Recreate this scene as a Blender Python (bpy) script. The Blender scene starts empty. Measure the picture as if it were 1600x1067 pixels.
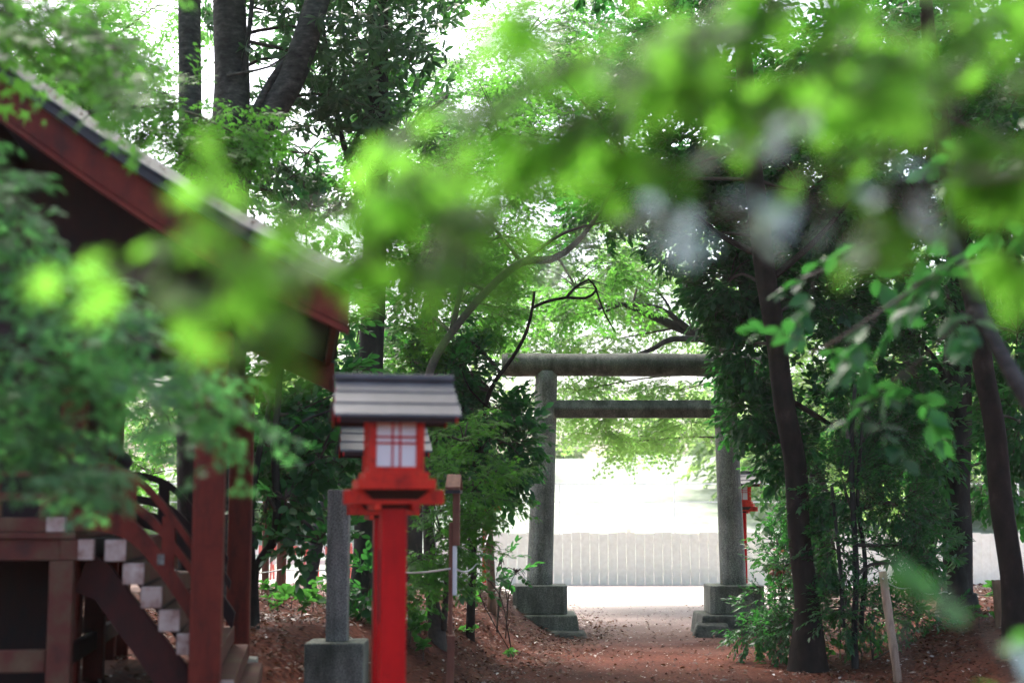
import bpy, math, random
import numpy as np
from mathutils import Vector, Matrix
R_ = random.Random(7)
NP = np.random.default_rng(11)
sc = bpy.context.scene
COL = sc.collection
PI = math.pi
# ------------------------------------------------------------------ camera model
FPX = 2222.2
PITCH = math.atan(.11993)
CP, SP = math.cos(PITCH), math.sin(PITCH)
CAMZ = 1.5
def W(px, py, Y):
    """photo pixel (1600 wide) at distance Y -> world point"""
    a = (px-800)/FPX; b = (533.5-py)/FPX
    r = (a, CP-b*SP, SP+b*CP); t = Y/r[1]
    return Vector((r[0]*t, Y, CAMZ+r[2]*t))
def mpp(Y): return Y/FPX

# ------------------------------------------------------------------ materials
def new_mat(name):
    m = bpy.data.materials.new(name); m.use_nodes = True
    nt = m.node_tree; nt.nodes.clear()
    out = nt.nodes.new('ShaderNodeOutputMaterial')
    return m, nt, out
def N(nt, t, **kw):
    n = nt.nodes.new(t)
    for k, v in kw.items():
        if k in n.inputs: n.inputs[k].default_value = v
        else: setattr(n, k, v)
    return n
def L(nt, a, b): nt.links.new(a, b)
def ramp(nt, stops):
    r = nt.nodes.new('ShaderNodeValToRGB'); e = r.color_ramp.elements
    while len(e) < len(stops): e.new(.5)
    for i, (p, c) in enumerate(stops):
        e[i].position = p; e[i].color = (c[0], c[1], c[2], 1)
    return r
def noise_mat(name, stops, scale=6, rough=.6, bump=.2, stretch=(1, 1, 1), detail=6, spec=.4, coords='Object',
              scale2=None, stops2=None, fac2=.5, bdist=.01, coat=0, rough_var=.15, streak=None):
    m, nt, out = new_mat(name)
    tc = N(nt, 'ShaderNodeTexCoord'); mp = N(nt, 'ShaderNodeMapping'); mp.inputs['Scale'].default_value = stretch
    L(nt, tc.outputs[coords], mp.inputs['Vector'])
    no = N(nt, 'ShaderNodeTexNoise'); no.inputs['Scale'].default_value = scale; no.inputs['Detail'].default_value = detail
    no.inputs['Roughness'].default_value = .62
    L(nt, mp.outputs[0], no.inputs['Vector'])
    rp = ramp(nt, stops); L(nt, no.outputs['Fac'], rp.inputs[0])
    col = rp.outputs[0]
    if stops2:
        n2 = N(nt, 'ShaderNodeTexNoise'); n2.inputs['Scale'].default_value = scale2; n2.inputs['Detail'].default_value = 4
        L(nt, tc.outputs[coords], n2.inputs['Vector'])
        r2 = ramp(nt, stops2); L(nt, n2.outputs['Fac'], r2.inputs[0])
        mx = N(nt, 'ShaderNodeMix', data_type='RGBA', blend_type='MULTIPLY'); mx.inputs['Factor'].default_value = fac2
        L(nt, col, mx.inputs['A']); L(nt, r2.outputs[0], mx.inputs['B']); col = mx.outputs['Result']
    if streak:
        s_, st_, rs_, f_ = streak
        m3 = N(nt, 'ShaderNodeMapping'); m3.inputs['Scale'].default_value = st_; L(nt, tc.outputs[coords], m3.inputs['Vector'])
        n3 = N(nt, 'ShaderNodeTexNoise'); n3.inputs['Scale'].default_value = s_; n3.inputs['Detail'].default_value = 5; n3.inputs['Roughness'].default_value = .7; L(nt, m3.outputs[0], n3.inputs['Vector'])
        r3 = ramp(nt, rs_); L(nt, n3.outputs['Fac'], r3.inputs[0])
        x3 = N(nt, 'ShaderNodeMix', data_type='RGBA', blend_type='MULTIPLY'); x3.inputs['Factor'].default_value = f_
        L(nt, col, x3.inputs['A']); L(nt, r3.outputs[0], x3.inputs['B']); col = x3.outputs['Result']
    p = N(nt, 'ShaderNodeBsdfPrincipled'); L(nt, col, p.inputs['Base Color'])
    p.inputs['Specular IOR Level'].default_value = spec
    p.inputs['Coat Weight'].default_value = coat; p.inputs['Coat Roughness'].default_value = .25
    mr = N(nt, 'ShaderNodeMapRange'); mr.inputs['To Min'].default_value = rough-rough_var; mr.inputs['To Max'].default_value = rough+rough_var
    L(nt, no.outputs['Fac'], mr.inputs['Value']); L(nt, mr.outputs[0], p.inputs['Roughness'])
    bp = N(nt, 'ShaderNodeBump'); bp.inputs['Strength'].default_value = bump; bp.inputs['Distance'].default_value = bdist
    L(nt, no.outputs['Fac'], bp.inputs['Height']); L(nt, bp.outputs[0], p.inputs['Normal'])
    L(nt, p.outputs[0], out.inputs[0])
    return m
def leaf_mat(name, cols, tcol, trans=.4, rough=.38, spec=.5, coat=0.):
    """cols: base colours spread by a per-leaf random number; tcol: light passing through"""
    m, nt, out = new_mat(name)
    at = N(nt, 'ShaderNodeAttribute'); at.attribute_name = 'rnd'
    rp = ramp(nt, [(i/(max(1, len(cols)-1)), c) for i, c in enumerate(cols)]); L(nt, at.outputs['Fac'], rp.inputs[0])
    p = N(nt, 'ShaderNodeBsdfPrincipled'); L(nt, rp.outputs[0], p.inputs['Base Color'])
    p.inputs['Roughness'].default_value = rough; p.inputs['Specular IOR Level'].default_value = spec
    p.inputs['Coat Weight'].default_value = coat; p.inputs['Coat Roughness'].default_value = .2
    tl = N(nt, 'ShaderNodeBsdfTranslucent')
    r2 = ramp(nt, [(0, tuple(x*.7 for x in tcol)), (1, tuple(min(1, x*1.25) for x in tcol))]); L(nt, at.outputs['Fac'], r2.inputs[0])
    L(nt, r2.outputs[0], tl.inputs['Color'])
    mx = N(nt, 'ShaderNodeMixShader'); mx.inputs[0].default_value = trans
    L(nt, p.outputs[0], mx.inputs[1]); L(nt, tl.outputs[0], mx.inputs[2]); L(nt, mx.outputs[0], out.inputs[0])
    return m
M = {}
M['bark'] = noise_mat('bark_dark', spec=.12, stops= [(.3, (.012, .012, .011)), (.55, (.035, .034, .03)), (.75, (.075, .075, .066))], scale=9, rough=.85, bump=.9, stretch=(1, 1, .35), bdist=.02)
M['bark_pale'] = noise_mat('bark_grey', spec=.12, stops= [(.3, (.04, .044, .042)), (.55, (.10, .106, .098)), (.75, (.19, .2, .18))], scale=12, rough=.85, bump=.9, stretch=(1, 1, 2.2), bdist=.015,
                           scale2=2.5, stops2=[(.35, (.4, .4, .42)), (.65, (1, 1, 1))], fac2=.8)
M['bark_red'] = noise_mat('bark_red_brown', spec=.12, stops= [(.3, (.009, .006, .005)), (.6, (.026, .017, .014)), (.8, (.065, .046, .038))], scale=8, rough=.75, bump=.8, stretch=(1, 1, .6), bdist=.015)
M['twig'] = noise_mat('twig_bark', [(.3, (.03, .024, .02)), (.7, (.085, .065, .05))], 30, .8, .3)
M['granite'] = noise_mat('granite_grey', [(.36, (.09, .092, .082)), (.5, (.29, .29, .26)), (.64, (.52, .52, .47))], 110, .75, .35, detail=3, bdist=.004,
                         scale2=3.0, stops2=[(.3, (.35, .37, .36)), (.62, (1, 1, 1))], fac2=.8, streak=(9, (1, 1, .12), [(.35, (.42, .44, .38)), (.5, (.8, .82, .78)), (.62, (1.0, 1.0, .96))], .9))
M['granite_dark'] = noise_mat('granite_weathered', [(.3, (.05, .055, .047)), (.5, (.15, .155, .135)), (.72, (.29, .295, .255))], 90, .75, .5, detail=4, bdist=.006,
                              scale2=2.2, stops2=[(.3, (.3, .36, .28)), (.6, (1, 1, 1))], fac2=.9, streak=(7, (1, 1, .25), [(.36, (.4, .44, .34)), (.52, (.95, .97, .9)), (.64, (1.3, 1.3, 1.22))], .9))
M['rock'] = noise_mat('rough_stone', [(.3, (.03, .035, .028)), (.55, (.10, .105, .09)), (.75, (.2, .2, .17))], 7, .85, 1., bdist=.05,
                      scale2=40, stops2=[(.3, (.5, .55, .45)), (.7, (1, 1, 1))], fac2=.7)
M['lacquer'] = noise_mat('red_lacquer', streak=(8, (3, 3, .25), [(.32, (.62, .55, .55)), (.48, (1, 1, 1)), (.7, (1.12, 1.1, 1.1))], .7), stops=[(.3, (.42, .0015, .003)), (.55, (.54, .003, .005)), (.8, (.58, .010, .006))], scale=5, rough=.45, bump=.08, detail=8, spec=.2,
                         scale2=26, stops2=[(.22, (.35, .3, .3)), (.36, (1, 1, 1))], fac2=.55)
M['lacquer_worn'] = noise_mat('orange_red_lacquer', streak=(10, (1, 1, 1), [(.34, (.4, .35, .35)), (.46, (1, 1, 1)), (.7, (1.1, 1.1, 1.1))], .75), stops= [(.25, (.28, .007, .004)), (.45, (.56, .020, .007)), (.75, (.62, .042, .013))], scale=7, rough=.5, bump=.15, detail=8, spec=.25,
                              scale2=30, stops2=[(.25, (.25, .2, .2)), (.4, (1, 1, 1))], fac2=.6)
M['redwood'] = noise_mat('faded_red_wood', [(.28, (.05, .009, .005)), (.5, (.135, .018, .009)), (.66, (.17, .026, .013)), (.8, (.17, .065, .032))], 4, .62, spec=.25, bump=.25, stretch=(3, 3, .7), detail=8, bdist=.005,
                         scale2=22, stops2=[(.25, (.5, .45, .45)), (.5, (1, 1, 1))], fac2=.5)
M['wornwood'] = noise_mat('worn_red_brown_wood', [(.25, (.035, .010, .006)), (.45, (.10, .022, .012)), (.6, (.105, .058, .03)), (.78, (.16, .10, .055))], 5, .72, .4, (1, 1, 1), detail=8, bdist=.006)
M['redwood_shaded'] = noise_mat('shaded_red_wood', [(.3, (.018, .004, .003)), (.55, (.05, .008, .006)), (.8, (.075, .014, .010))], 6, .6, .25, (2, 2, 1), spec=.25, bdist=.005)  # darker copy of the red wood, shade under the steps painted in
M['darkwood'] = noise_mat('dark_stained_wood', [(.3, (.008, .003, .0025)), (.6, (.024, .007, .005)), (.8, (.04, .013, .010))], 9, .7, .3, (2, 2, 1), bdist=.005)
M['whitewood'] = noise_mat('white_painted_end_grain', [(.3, (.20, .10, .075)), (.5, (.40, .31, .26)), (.7, (.50, .43, .37))], 16, .75, .3, bdist=.004,
                           scale2=5, stops2=[(.3, (.65, .5, .46)), (.6, (1, 1, 1))], fac2=.6)
M['copper'] = noise_mat('grey_copper_sheet', [(.3, (.028, .034, .033)), (.55, (.055, .064, .062)), (.75, (.10, .112, .108))], 6, .45, .15, spec=.5,
                        scale2=30, stops2=[(.3, (.6, .5, .45)), (.45, (1, 1, 1))], fac2=.5)
M['lampcopper'] = noise_mat('lamp_copper_sheet', [(.3, (.04, .043, .05)), (.55, (.07, .074, .084)), (.75, (.11, .113, .122))], 5, .4, .12, spec=.45, detail=8,
                            scale2=24, stops2=[(.2, (.4, .2, .18)), (.32, (1, 1, 1))], fac2=.6)
M['blackmetal'] = noise_mat('blackened_edge', [(.3, (.012, .012, .014)), (.7, (.04, .04, .042))], 10, .5, .1)
M['paper'] = noise_mat('white_panel', [(.3, (.68, .71, .70)), (.7, (.80, .82, .80))], 3, .5, .03)
M['brownwood'] = noise_mat('brown_timber', [(.25, (.09, .034, .02)), (.5, (.17, .066, .038)), (.75, (.24, .11, .065))], 7, .65, .3, (4, 4, .6), bdist=.004)
M['stakewood'] = noise_mat('weathered_stake', [(.25, (.10, .055, .033)), (.5, (.22, .13, .08)), (.75, (.34, .22, .15))], 9, .75, .4, (2, 2, .5), bdist=.005)
M['bamboo'] = noise_mat('dry_bamboo', [(.25, (.15, .085, .055)), (.5, (.33, .22, .15)), (.75, (.42, .3, .21))], 8, .5, .2, (3, 3, .5), bdist=.003)
M['rope'] = noise_mat('white_rope', [(.3, (.45, .44, .42)), (.7, (.75, .74, .72))], 60, .8, .3, bdist=.002)
M['fence'] = noise_mat('pale_fence_board', [(.3, (.70, .65, .57)), (.7, (.84, .80, .72))], 9, .7, .1)
M['rail'] = noise_mat('pale_rail', [(.3, (.58, .59, .58)), (.7, (.68, .68, .68))], 9, .6, .05)
M['barrier_red'] = noise_mat('barrier_red', [(.3, (.55, .10, .08)), (.7, (.66, .16, .12))], 6, .5, .05)
M['barrier_white'] = noise_mat('barrier_white', [(.3, (.7, .68, .66)), (.7, (.8, .8, .78))], 6, .5, .05)

def g3(*a): return a
LEAF = {
 'dark': leaf_mat('leaf_dark_glossy', [(.006, .038, .018), (.012, .062, .026), (.024, .09, .026), (.013, .07, .034)], (.08, .38, .06), .36, .4, .32),
 'mid': leaf_mat('leaf_mid_green', [(.018, .075, .020), (.03, .11, .026), (.05, .14, .03)], (.12, .42, .06), .42, .4, .45),
 'bay': leaf_mat('leaf_bay_grey_green', [(.025, .06, .030), (.042, .088, .042), (.06, .11, .055), (.05, .09, .05)], (.10, .30, .08), .34, .42, .4),
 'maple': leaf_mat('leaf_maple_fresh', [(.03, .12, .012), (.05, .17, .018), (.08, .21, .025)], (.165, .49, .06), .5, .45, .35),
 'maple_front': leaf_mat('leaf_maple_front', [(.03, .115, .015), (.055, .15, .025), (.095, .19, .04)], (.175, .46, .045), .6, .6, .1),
 'maple_sun': leaf_mat('leaf_maple_sunlit', [(.08, .18, .03), (.11, .23, .045), (.15, .27, .06)], (.39, .71, .17), .55, .5, .3),  # brighter maple copy with open sunlight put into the leaf colour
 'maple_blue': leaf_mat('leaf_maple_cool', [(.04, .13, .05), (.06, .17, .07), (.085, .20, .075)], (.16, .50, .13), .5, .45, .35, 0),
 'pale': leaf_mat('leaf_sky_sheen', [(.42, .58, .53), (.54, .70, .66), (.62, .76, .74)], (.35, .52, .48), .35, .35, .5, .2),  # white sky reflection painted into the base colour of glossy leaves
 'far': leaf_mat('leaf_far', [(.06, .12, .05), (.09, .16, .07), (.13, .20, .10)], (.3, .5, .12), .45, .6, .2),
 'red': leaf_mat('leaf_red_young', [(.12, .03, .02), (.16, .06, .035)], (.4, .14, .08), .4, .4, .4),
}
# ------------------------------------------------------------------ helpers
def tag(o, label=None, cat=None, group=None, kind=None):
    if label: o['label'] = label
    if cat: o['category'] = cat
    if group: o['group'] = group
    if kind: o['kind'] = kind
    return o
def empty(name, loc, rz=0., **kw):
    o = bpy.data.objects.new(name, None); COL.objects.link(o)
    o.empty_display_size = .1
    o.location = loc; o.rotation_euler = (0, 0, rz)
    return tag(o, **kw)
class MB:
    def __init__(s): s.v = []; s.f = []; s.m = []
    def quadbox(s, P, mi=0):
        b = len(s.v); s.v += [tuple(p) for p in P]
        for q in ((0, 3, 2, 1), (4, 5, 6, 7), (0, 1, 5, 4), (1, 2, 6, 5), (2, 3, 7, 6), (3, 0, 4, 7)):
            s.f.append(tuple(b+i for i in q)); s.m.append(mi)
        return s
    def box(s, lo, hi, mi=0):
        x0, y0, z0 = lo; x1, y1, z1 = hi
        return s.quadbox([(x0, y0, z0), (x1, y0, z0), (x1, y1, z0), (x0, y1, z0), (x0, y0, z1), (x1, y0, z1), (x1, y1, z1), (x0, y1, z1)], mi)
    def beam(s, a, b, w, h, mi=0):
        """rectangular bar from a to b (w sideways, h in the upright plane)"""
        a = Vector(a); b = Vector(b); d = (b-a).normalized()
        up = Vector((0, 0, 1)) if abs(d.z) < .95 else Vector((0, 1, 0))
        sx = d.cross(up).normalized()*(w/2); sz = sx.cross(d).normalized()*(h/2)
        return s.quadbox([a-sx-sz, a+sx-sz, b+sx-sz, b-sx-sz, a-sx+sz, a+sx+sz, b+sx+sz, b-sx+sz], mi)
    def prism(s, prof, fn, t0, t1, mi=0):
        """closed profile [(a,b)] extruded t0..t1, fn(a,b,t)->xyz"""
        b = len(s.v); n = len(prof)
        s.v += [fn(p[0], p[1], t0) for p in prof]+[fn(p[0], p[1], t1) for p in prof]
        for i in range(n):
            j = (i+1) % n; s.f.append((b+i, b+j, b+n+j, b+n+i)); s.m.append(mi)
        s.f.append(tuple(b+i for i in reversed(range(n)))); s.m.append(mi)
        s.f.append(tuple(b+n+i for i in range(n))); s.m.append(mi)
        return s
    def strip(s, top, bot, fn, t0, t1, mi=0):
        """band between two polylines (same count), given thickness t0..t1, made of quads"""
        b = len(s.v); n = len(top)
        for i in range(n):
            s.v += [fn(*top[i], t0), fn(*bot[i], t0), fn(*top[i], t1), fn(*bot[i], t1)]
        for i in range(n-1):
            o = b+4*i; q = o+4
            for F in ((o, o+1, q+1, q), (o+2, q+2, q+3, o+3), (o, q, q+2, o+2), (o+1, o+3, q+3, q+1)):
                s.f.append(F); s.m.append(mi)
        s.f.append((b, b+2, b+3, b+1)); s.m.append(mi)
        o = b+4*(n-1); s.f.append((o, o+1, o+3, o+2)); s.m.append(mi)
        return s
    def tube(s, pts, rad, n=10, mi=0, rough=0., seed=0):
        pts = [Vector(p) for p in pts]
        rg = random.Random(seed); ph = [rg.uniform(0, 6.28) for _ in range(4)]
        t = (pts[1]-pts[0]).normalized()
        u = t.orthogonal().normalized(); b = len(s.v); k = len(pts); acc = 0
        for i, p in enumerate(pts):
            d = (pts[min(i+1, k-1)]-pts[max(i-1, 0)]).normalized()
            u = (u-d*u.dot(d)).normalized(); w = d.cross(u)
            r = rad[i] if hasattr(rad, '__len__') else rad
            if i: acc += (p-pts[i-1]).length
            for j in range(n):
                a = 2*PI*j/n
                rr = r*(1+rough*(.5*math.sin(3*a+ph[0]+acc*1.3)+.35*math.sin(5*a+ph[1]-acc*2.1)+.4*math.sin(acc*5+ph[2]+a)))
                s.v.append(tuple(p+u*(math.cos(a)*rr)+w*(math.sin(a)*rr)))
        for i in range(k-1):
            for j in range(n):
                j2 = (j+1) % n
                s.f.append((b+i*n+j, b+i*n+j2, b+(i+1)*n+j2, b+(i+1)*n+j)); s.m.append(mi)
        s.f.append(tuple(b+j for j in reversed(range(n)))); s.m.append(mi)
        s.f.append(tuple(b+(k-1)*n+j for j in range(n))); s.m.append(mi)
        return s
    def lathe(s, prof, c, n=24, mi=0):
        b = len(s.v); k = len(prof)
        for r, z in prof:
            for j in range(n):
                a = 2*PI*j/n; s.v.append((c[0]+r*math.cos(a), c[1]+r*math.sin(a), c[2]+z))
        for i in range(k-1):
            for j in range(n):
                j2 = (j+1) % n; s.f.append((b+i*n+j, b+i*n+j2, b+(i+1)*n+j2, b+(i+1)*n+j)); s.m.append(mi)
        s.f.append(tuple(b+j for j in reversed(range(n)))); s.m.append(mi)
        s.f.append(tuple(b+(k-1)*n+j for j in range(n))); s.m.append(mi)
        return s
    def build(s, name, mats, parent=None, bevel=0., smooth=False):
        me = bpy.data.meshes.new(name); me.from_pydata(s.v, [], s.f); me.validate()
        if not isinstance(mats, (list, tuple)): mats = [mats]
        for m in mats: me.materials.append(m)
        if len(mats) > 1: me.polygons.foreach_set('material_index', s.m[:len(me.polygons)])
        if smooth: me.polygons.foreach_set('use_smooth', [True]*len(me.polygons))
        me.update()
        o = bpy.data.objects.new(name, me); COL.objects.link(o)
        if parent: o.parent = parent
        if bevel:
            bv = o.modifiers.new('bevel', 'BEVEL'); bv.width = bevel; bv.segments = 2; bv.limit_method = 'ANGLE'
        return o
def copy_tree(o, parent=None):
    c = o.copy(); COL.objects.link(c); c.parent = parent
    for ch in [x for x in o.children]: copy_tree(ch, c)
    return c
def catmull(P, step=.12):
    P = [np.array(p, float) for p in P]
    if len(P) < 3:
        n = max(2, int(np.linalg.norm(P[1]-P[0])/step)); return [P[0]+(P[1]-P[0])*i/n for i in range(n+1)]
    Q = [2*P[0]-P[1]]+P+[2*P[-1]-P[-2]]; out = []
    for i in range(1, len(Q)-2):
        a, b, c, d = Q[i-1:i+3]; n = max(2, int(np.linalg.norm((c-b)[:3])/step))
        for k in range(n):
            t = k/n
            out.append(.5*((2*b)+(-a+c)*t+(2*a-5*b+4*c-d)*t*t+(-a+3*b-3*c+d)*t**3))
    out.append(Q[-2]); return out
def limb_mb(path, mb=None, n=10, rough=.08, seed=1, step=.12):
    """path: [(x,y,z,radius)]"""
    mb = mb or MB(); q = catmull(path, step)
    mb.tube([p[:3] for p in q], [max(.002, p[3]) for p in q], n, 0, rough, seed); return mb
def pxpath(pts):
    """[(px,py,width_px,Y)] -> [(x,y,z,r)]"""
    out = []
    for px, py, w, Y in pts:
        p = W(px, py, Y); out.append((p.x, p.y, p.z, w*mpp(Y)/2))
    return out
# ------------------------------------------------------------------ leaves
def leaf_tpl(st, fold=.25, curl=.15):
    v = [(0, 0, 0)]; t = []
    for y, w in st: v += [(-w, y, fold*w-curl*y*y), (0, y, -curl*y*y), (w, y, fold*w-curl*y*y)]
    v.append((0, 1, -curl))
    t += [(0, 2, 1), (0, 3, 2)]
    for i in range(len(st)-1):
        a = 1+3*i; b = a+3
        t += [(a, a+1, b+1), (a, b+1, b), (a+1, a+2, b+2), (a+1, b+2, b+1)]
    a = 1+3*(len(st)-1); e = len(v)-1
    t += [(a, a+1, e), (a+1, a+2, e)]
    return np.array(v, float), np.array(t, int)
def maple_tpl(n=7, droop=.25):
    if n == 7: ang = [-128, -82, -40, 0, 40, 82, 128]; ln = [.45, .78, .95, 1, .95, .78, .45]
    else: ang = [-105, -50, 0, 50, 105]; ln = [.65, .93, 1, .93, .65]
    v = [(0, 0, 0)]; t = []
    val = [ang[0]-25]+[(ang[i]+ang[i+1])/2 for i in range(n-1)]+[ang[-1]+25]
    vr = [.12]+[.36 if n == 7 else .34]*(n-1)+[.12]
    P = []
    for i in range(n):
        P.append((val[i], vr[i])); P.append((ang[i], ln[i]))
    P.append((val[n], vr[n]))
    for a, r in P:
        a = math.radians(a); v.append((math.sin(a)*r, math.cos(a)*r, -droop*r*r))
    for i in range(1, len(P)): t.append((0, i+1, i))
    return np.array(v, float), np.array(t, int)
TPL = {'ovate': leaf_tpl([(.2, .19), (.48, .29), (.76, .19)]), 'lance': leaf_tpl([(.3, .10), (.65, .125)], .2, .25),
       'round': leaf_tpl([(.15, .2), (.45, .33), (.75, .24)], .15, .1), 'quad': leaf_tpl([(.45, .24)], .3, .15),
       'maple7': maple_tpl(7), 'maple5': maple_tpl(5)}
def frame_from(y, up):
    y = y/np.linalg.norm(y); x = np.cross(y, up); nx = np.linalg.norm(x)
    if nx < 1e-5: x = np.cross(y, (1, 0, 0)); nx = np.linalg.norm(x)
    x = x/nx; z = np.cross(x, y); return np.stack([x, y, z], 1)     # columns
def rot_about(axis, a):
    return np.array(Matrix.Rotation(a, 3, Vector(axis)))
class Clump:
    """leaves (positions, frames, sizes) and stems of one twig, twig along +y, up +z, lengths in metres"""
    def __init__(s): s.p = []; s.F = []; s.s = []; s.stem = []
    def leaf(s, p, d, up, size): s.p.append(p); s.F.append(frame_from(np.array(d, float), np.array(up, float))); s.s.append(size)
    def done(s):
        s.p = np.array(s.p); s.F = np.array(s.F); s.s = np.array(s.s); return s
def cl_broad(rg, size=.085, length=.26, n=9):
    c = Clump(); bend = rg.uniform(-.25, .1)
    for i in range(n):
        t = .25+.75*i/(n-1); a = i*2.4+rg.uniform(-.4, .4); p = np.array((0, t*length, bend*t*t*length))
        sp = .95-.5*t; d = np.array((math.cos(a)*sp, .45+.6*t, math.sin(a)*sp*.55-.12))
        c.leaf(p, d+np.array([rg.uniform(-.2, .2) for _ in range(3)]), (rg.uniform(-.5, .5), -.1, 1), size*rg.uniform(.75, 1.2))
    c.stem.append(((0, 0, 0), (0, length, bend*length), .004)); return c.done()
def cl_whorl(rg, size=.13, length=.2, n=10):
    c = Clump()
    for i in range(n):
        a = i*2*PI/n+rg.uniform(-.25, .25); up = rg.uniform(-.1, .75)
        p = np.array((0, length*(1-.25*(i % 3)/3), 0))
        c.leaf(p, (math.cos(a), up, math.sin(a)-.35), (math.cos(a)*-.3, .6, 1), size*rg.uniform(.75, 1.2))
    c.stem.append(((0, 0, 0), (0, length, 0), .004)); return c.done()
def cl_maple(rg, size=.05, length=.34, rows=3, dens=1., droop=.12):
    c = Clump(); tw = [((0, 0, 0), (0, 1, 0), length)]
    for k in range(rows):
        t = .2+.65*k/max(1, rows-1)
        for sgn in (-1, 1):
            b = np.array((0, t*length, 0)); a = math.radians(rg.uniform(35, 60))*sgn
            tw.append((tuple(b), (math.sin(a), math.cos(a), rg.uniform(-.1, .1)), length*rg.uniform(.35, .6)*(1.15-t*.5)))
    for b, d, ln in tw:
        b = np.array(b); d = np.array(d); m = max(2, int(ln/(size*1.05)*dens))
        for i in range(m):
            t = (i+1)/m; sgn = 1 if i % 2 else -1
            p = b+d*ln*t+np.array((0, 0, -droop*t*t*ln))
            side = np.array((d[1], -d[0], 0))*sgn
            dd = d*rg.uniform(.3, 1.)+side*rg.uniform(.3, 1.)+np.array((0, 0, rg.uniform(-.55, .05)))
            if i == m-1: dd = d+np.array((0, 0, -.3))
            c.leaf(p, dd, (rg.uniform(-.45, .45), rg.uniform(-.45, .45), 1), size*rg.uniform(.7, 1.2))
        c.stem.append((tuple(b), tuple(b+d*ln), .0022 if ln < length else .0035))
    return c.done()
def set_of(fn, k, seed, **kw):
    rg = random.Random(seed); return [fn(rg, **kw) for _ in range(k)]
SPEC = {  # species: clump set, leaf template, leaf material
 'broad': (set_of(cl_broad, 7, 1), 'ovate', 'dark'),
 'broadmid': (set_of(cl_broad, 7, 2, size=.075), 'ovate', 'mid'),
 'round': (set_of(cl_broad, 6, 3, size=.085, length=.24, n=8), 'round', 'dark'),
 'small': (set_of(cl_broad, 6, 4, size=.055, length=.2, n=10), 'quad', 'dark'),
 'bay': (set_of(cl_whorl, 6, 5), 'lance', 'bay'),
 'maple': (set_of(cl_maple, 7, 6), 'maple5', 'maple'),
 'maple_crisp': (set_of(cl_maple, 7, 7, size=.048, length=.3), 'maple7', 'maple'),
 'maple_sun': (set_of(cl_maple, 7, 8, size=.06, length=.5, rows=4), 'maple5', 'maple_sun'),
 'maple_blue': (set_of(cl_maple, 7, 9, size=.033, length=.17, rows=2), 'maple7', 'maple_blue'),
 'maple_front': (set_of(cl_maple, 8, 10, size=.036, length=.075, rows=1, dens=.75), 'maple7', 'maple_front'),
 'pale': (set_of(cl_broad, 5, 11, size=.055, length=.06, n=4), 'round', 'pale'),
 'far': (set_of(cl_broad, 5, 12, size=.22, length=.7, n=9), 'quad', 'far'),
 'seedling': (set_of(cl_whorl, 5, 13, size=.09, length=.1, n=7), 'ovate', 'mid'),
 'reed': (set_of(cl_whorl, 5, 14, size=.08, length=.12, n=8), 'ovate', 'red'),
}
def mesh_arrays(name, V, T, mi, rnd, mats):
    me = bpy.data.meshes.new(name)
    nv, nt = len(V), len(T)
    me.vertices.add(nv); me.vertices.foreach_set('co', np.ascontiguousarray(V, np.float32).ravel())
    me.loops.add(nt*3); me.loops.foreach_set('vertex_index', np.ascontiguousarray(T, np.int32).ravel())
    me.polygons.add(nt); me.polygons.foreach_set('loop_start', np.arange(0, nt*3, 3, dtype=np.int32))
    try: me.polygons.foreach_set('loop_total', np.full(nt, 3, np.int32))
    except Exception: pass
    for m in mats: me.materials.append(m)
    me.polygons.foreach_set('material_index', np.ascontiguousarray(mi, np.int32))
    at = me.attributes.new('rnd', 'FLOAT', 'POINT'); at.data.foreach_set('value', np.ascontiguousarray(rnd, np.float32))
    me.update(calc_edges=True); return me
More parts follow.
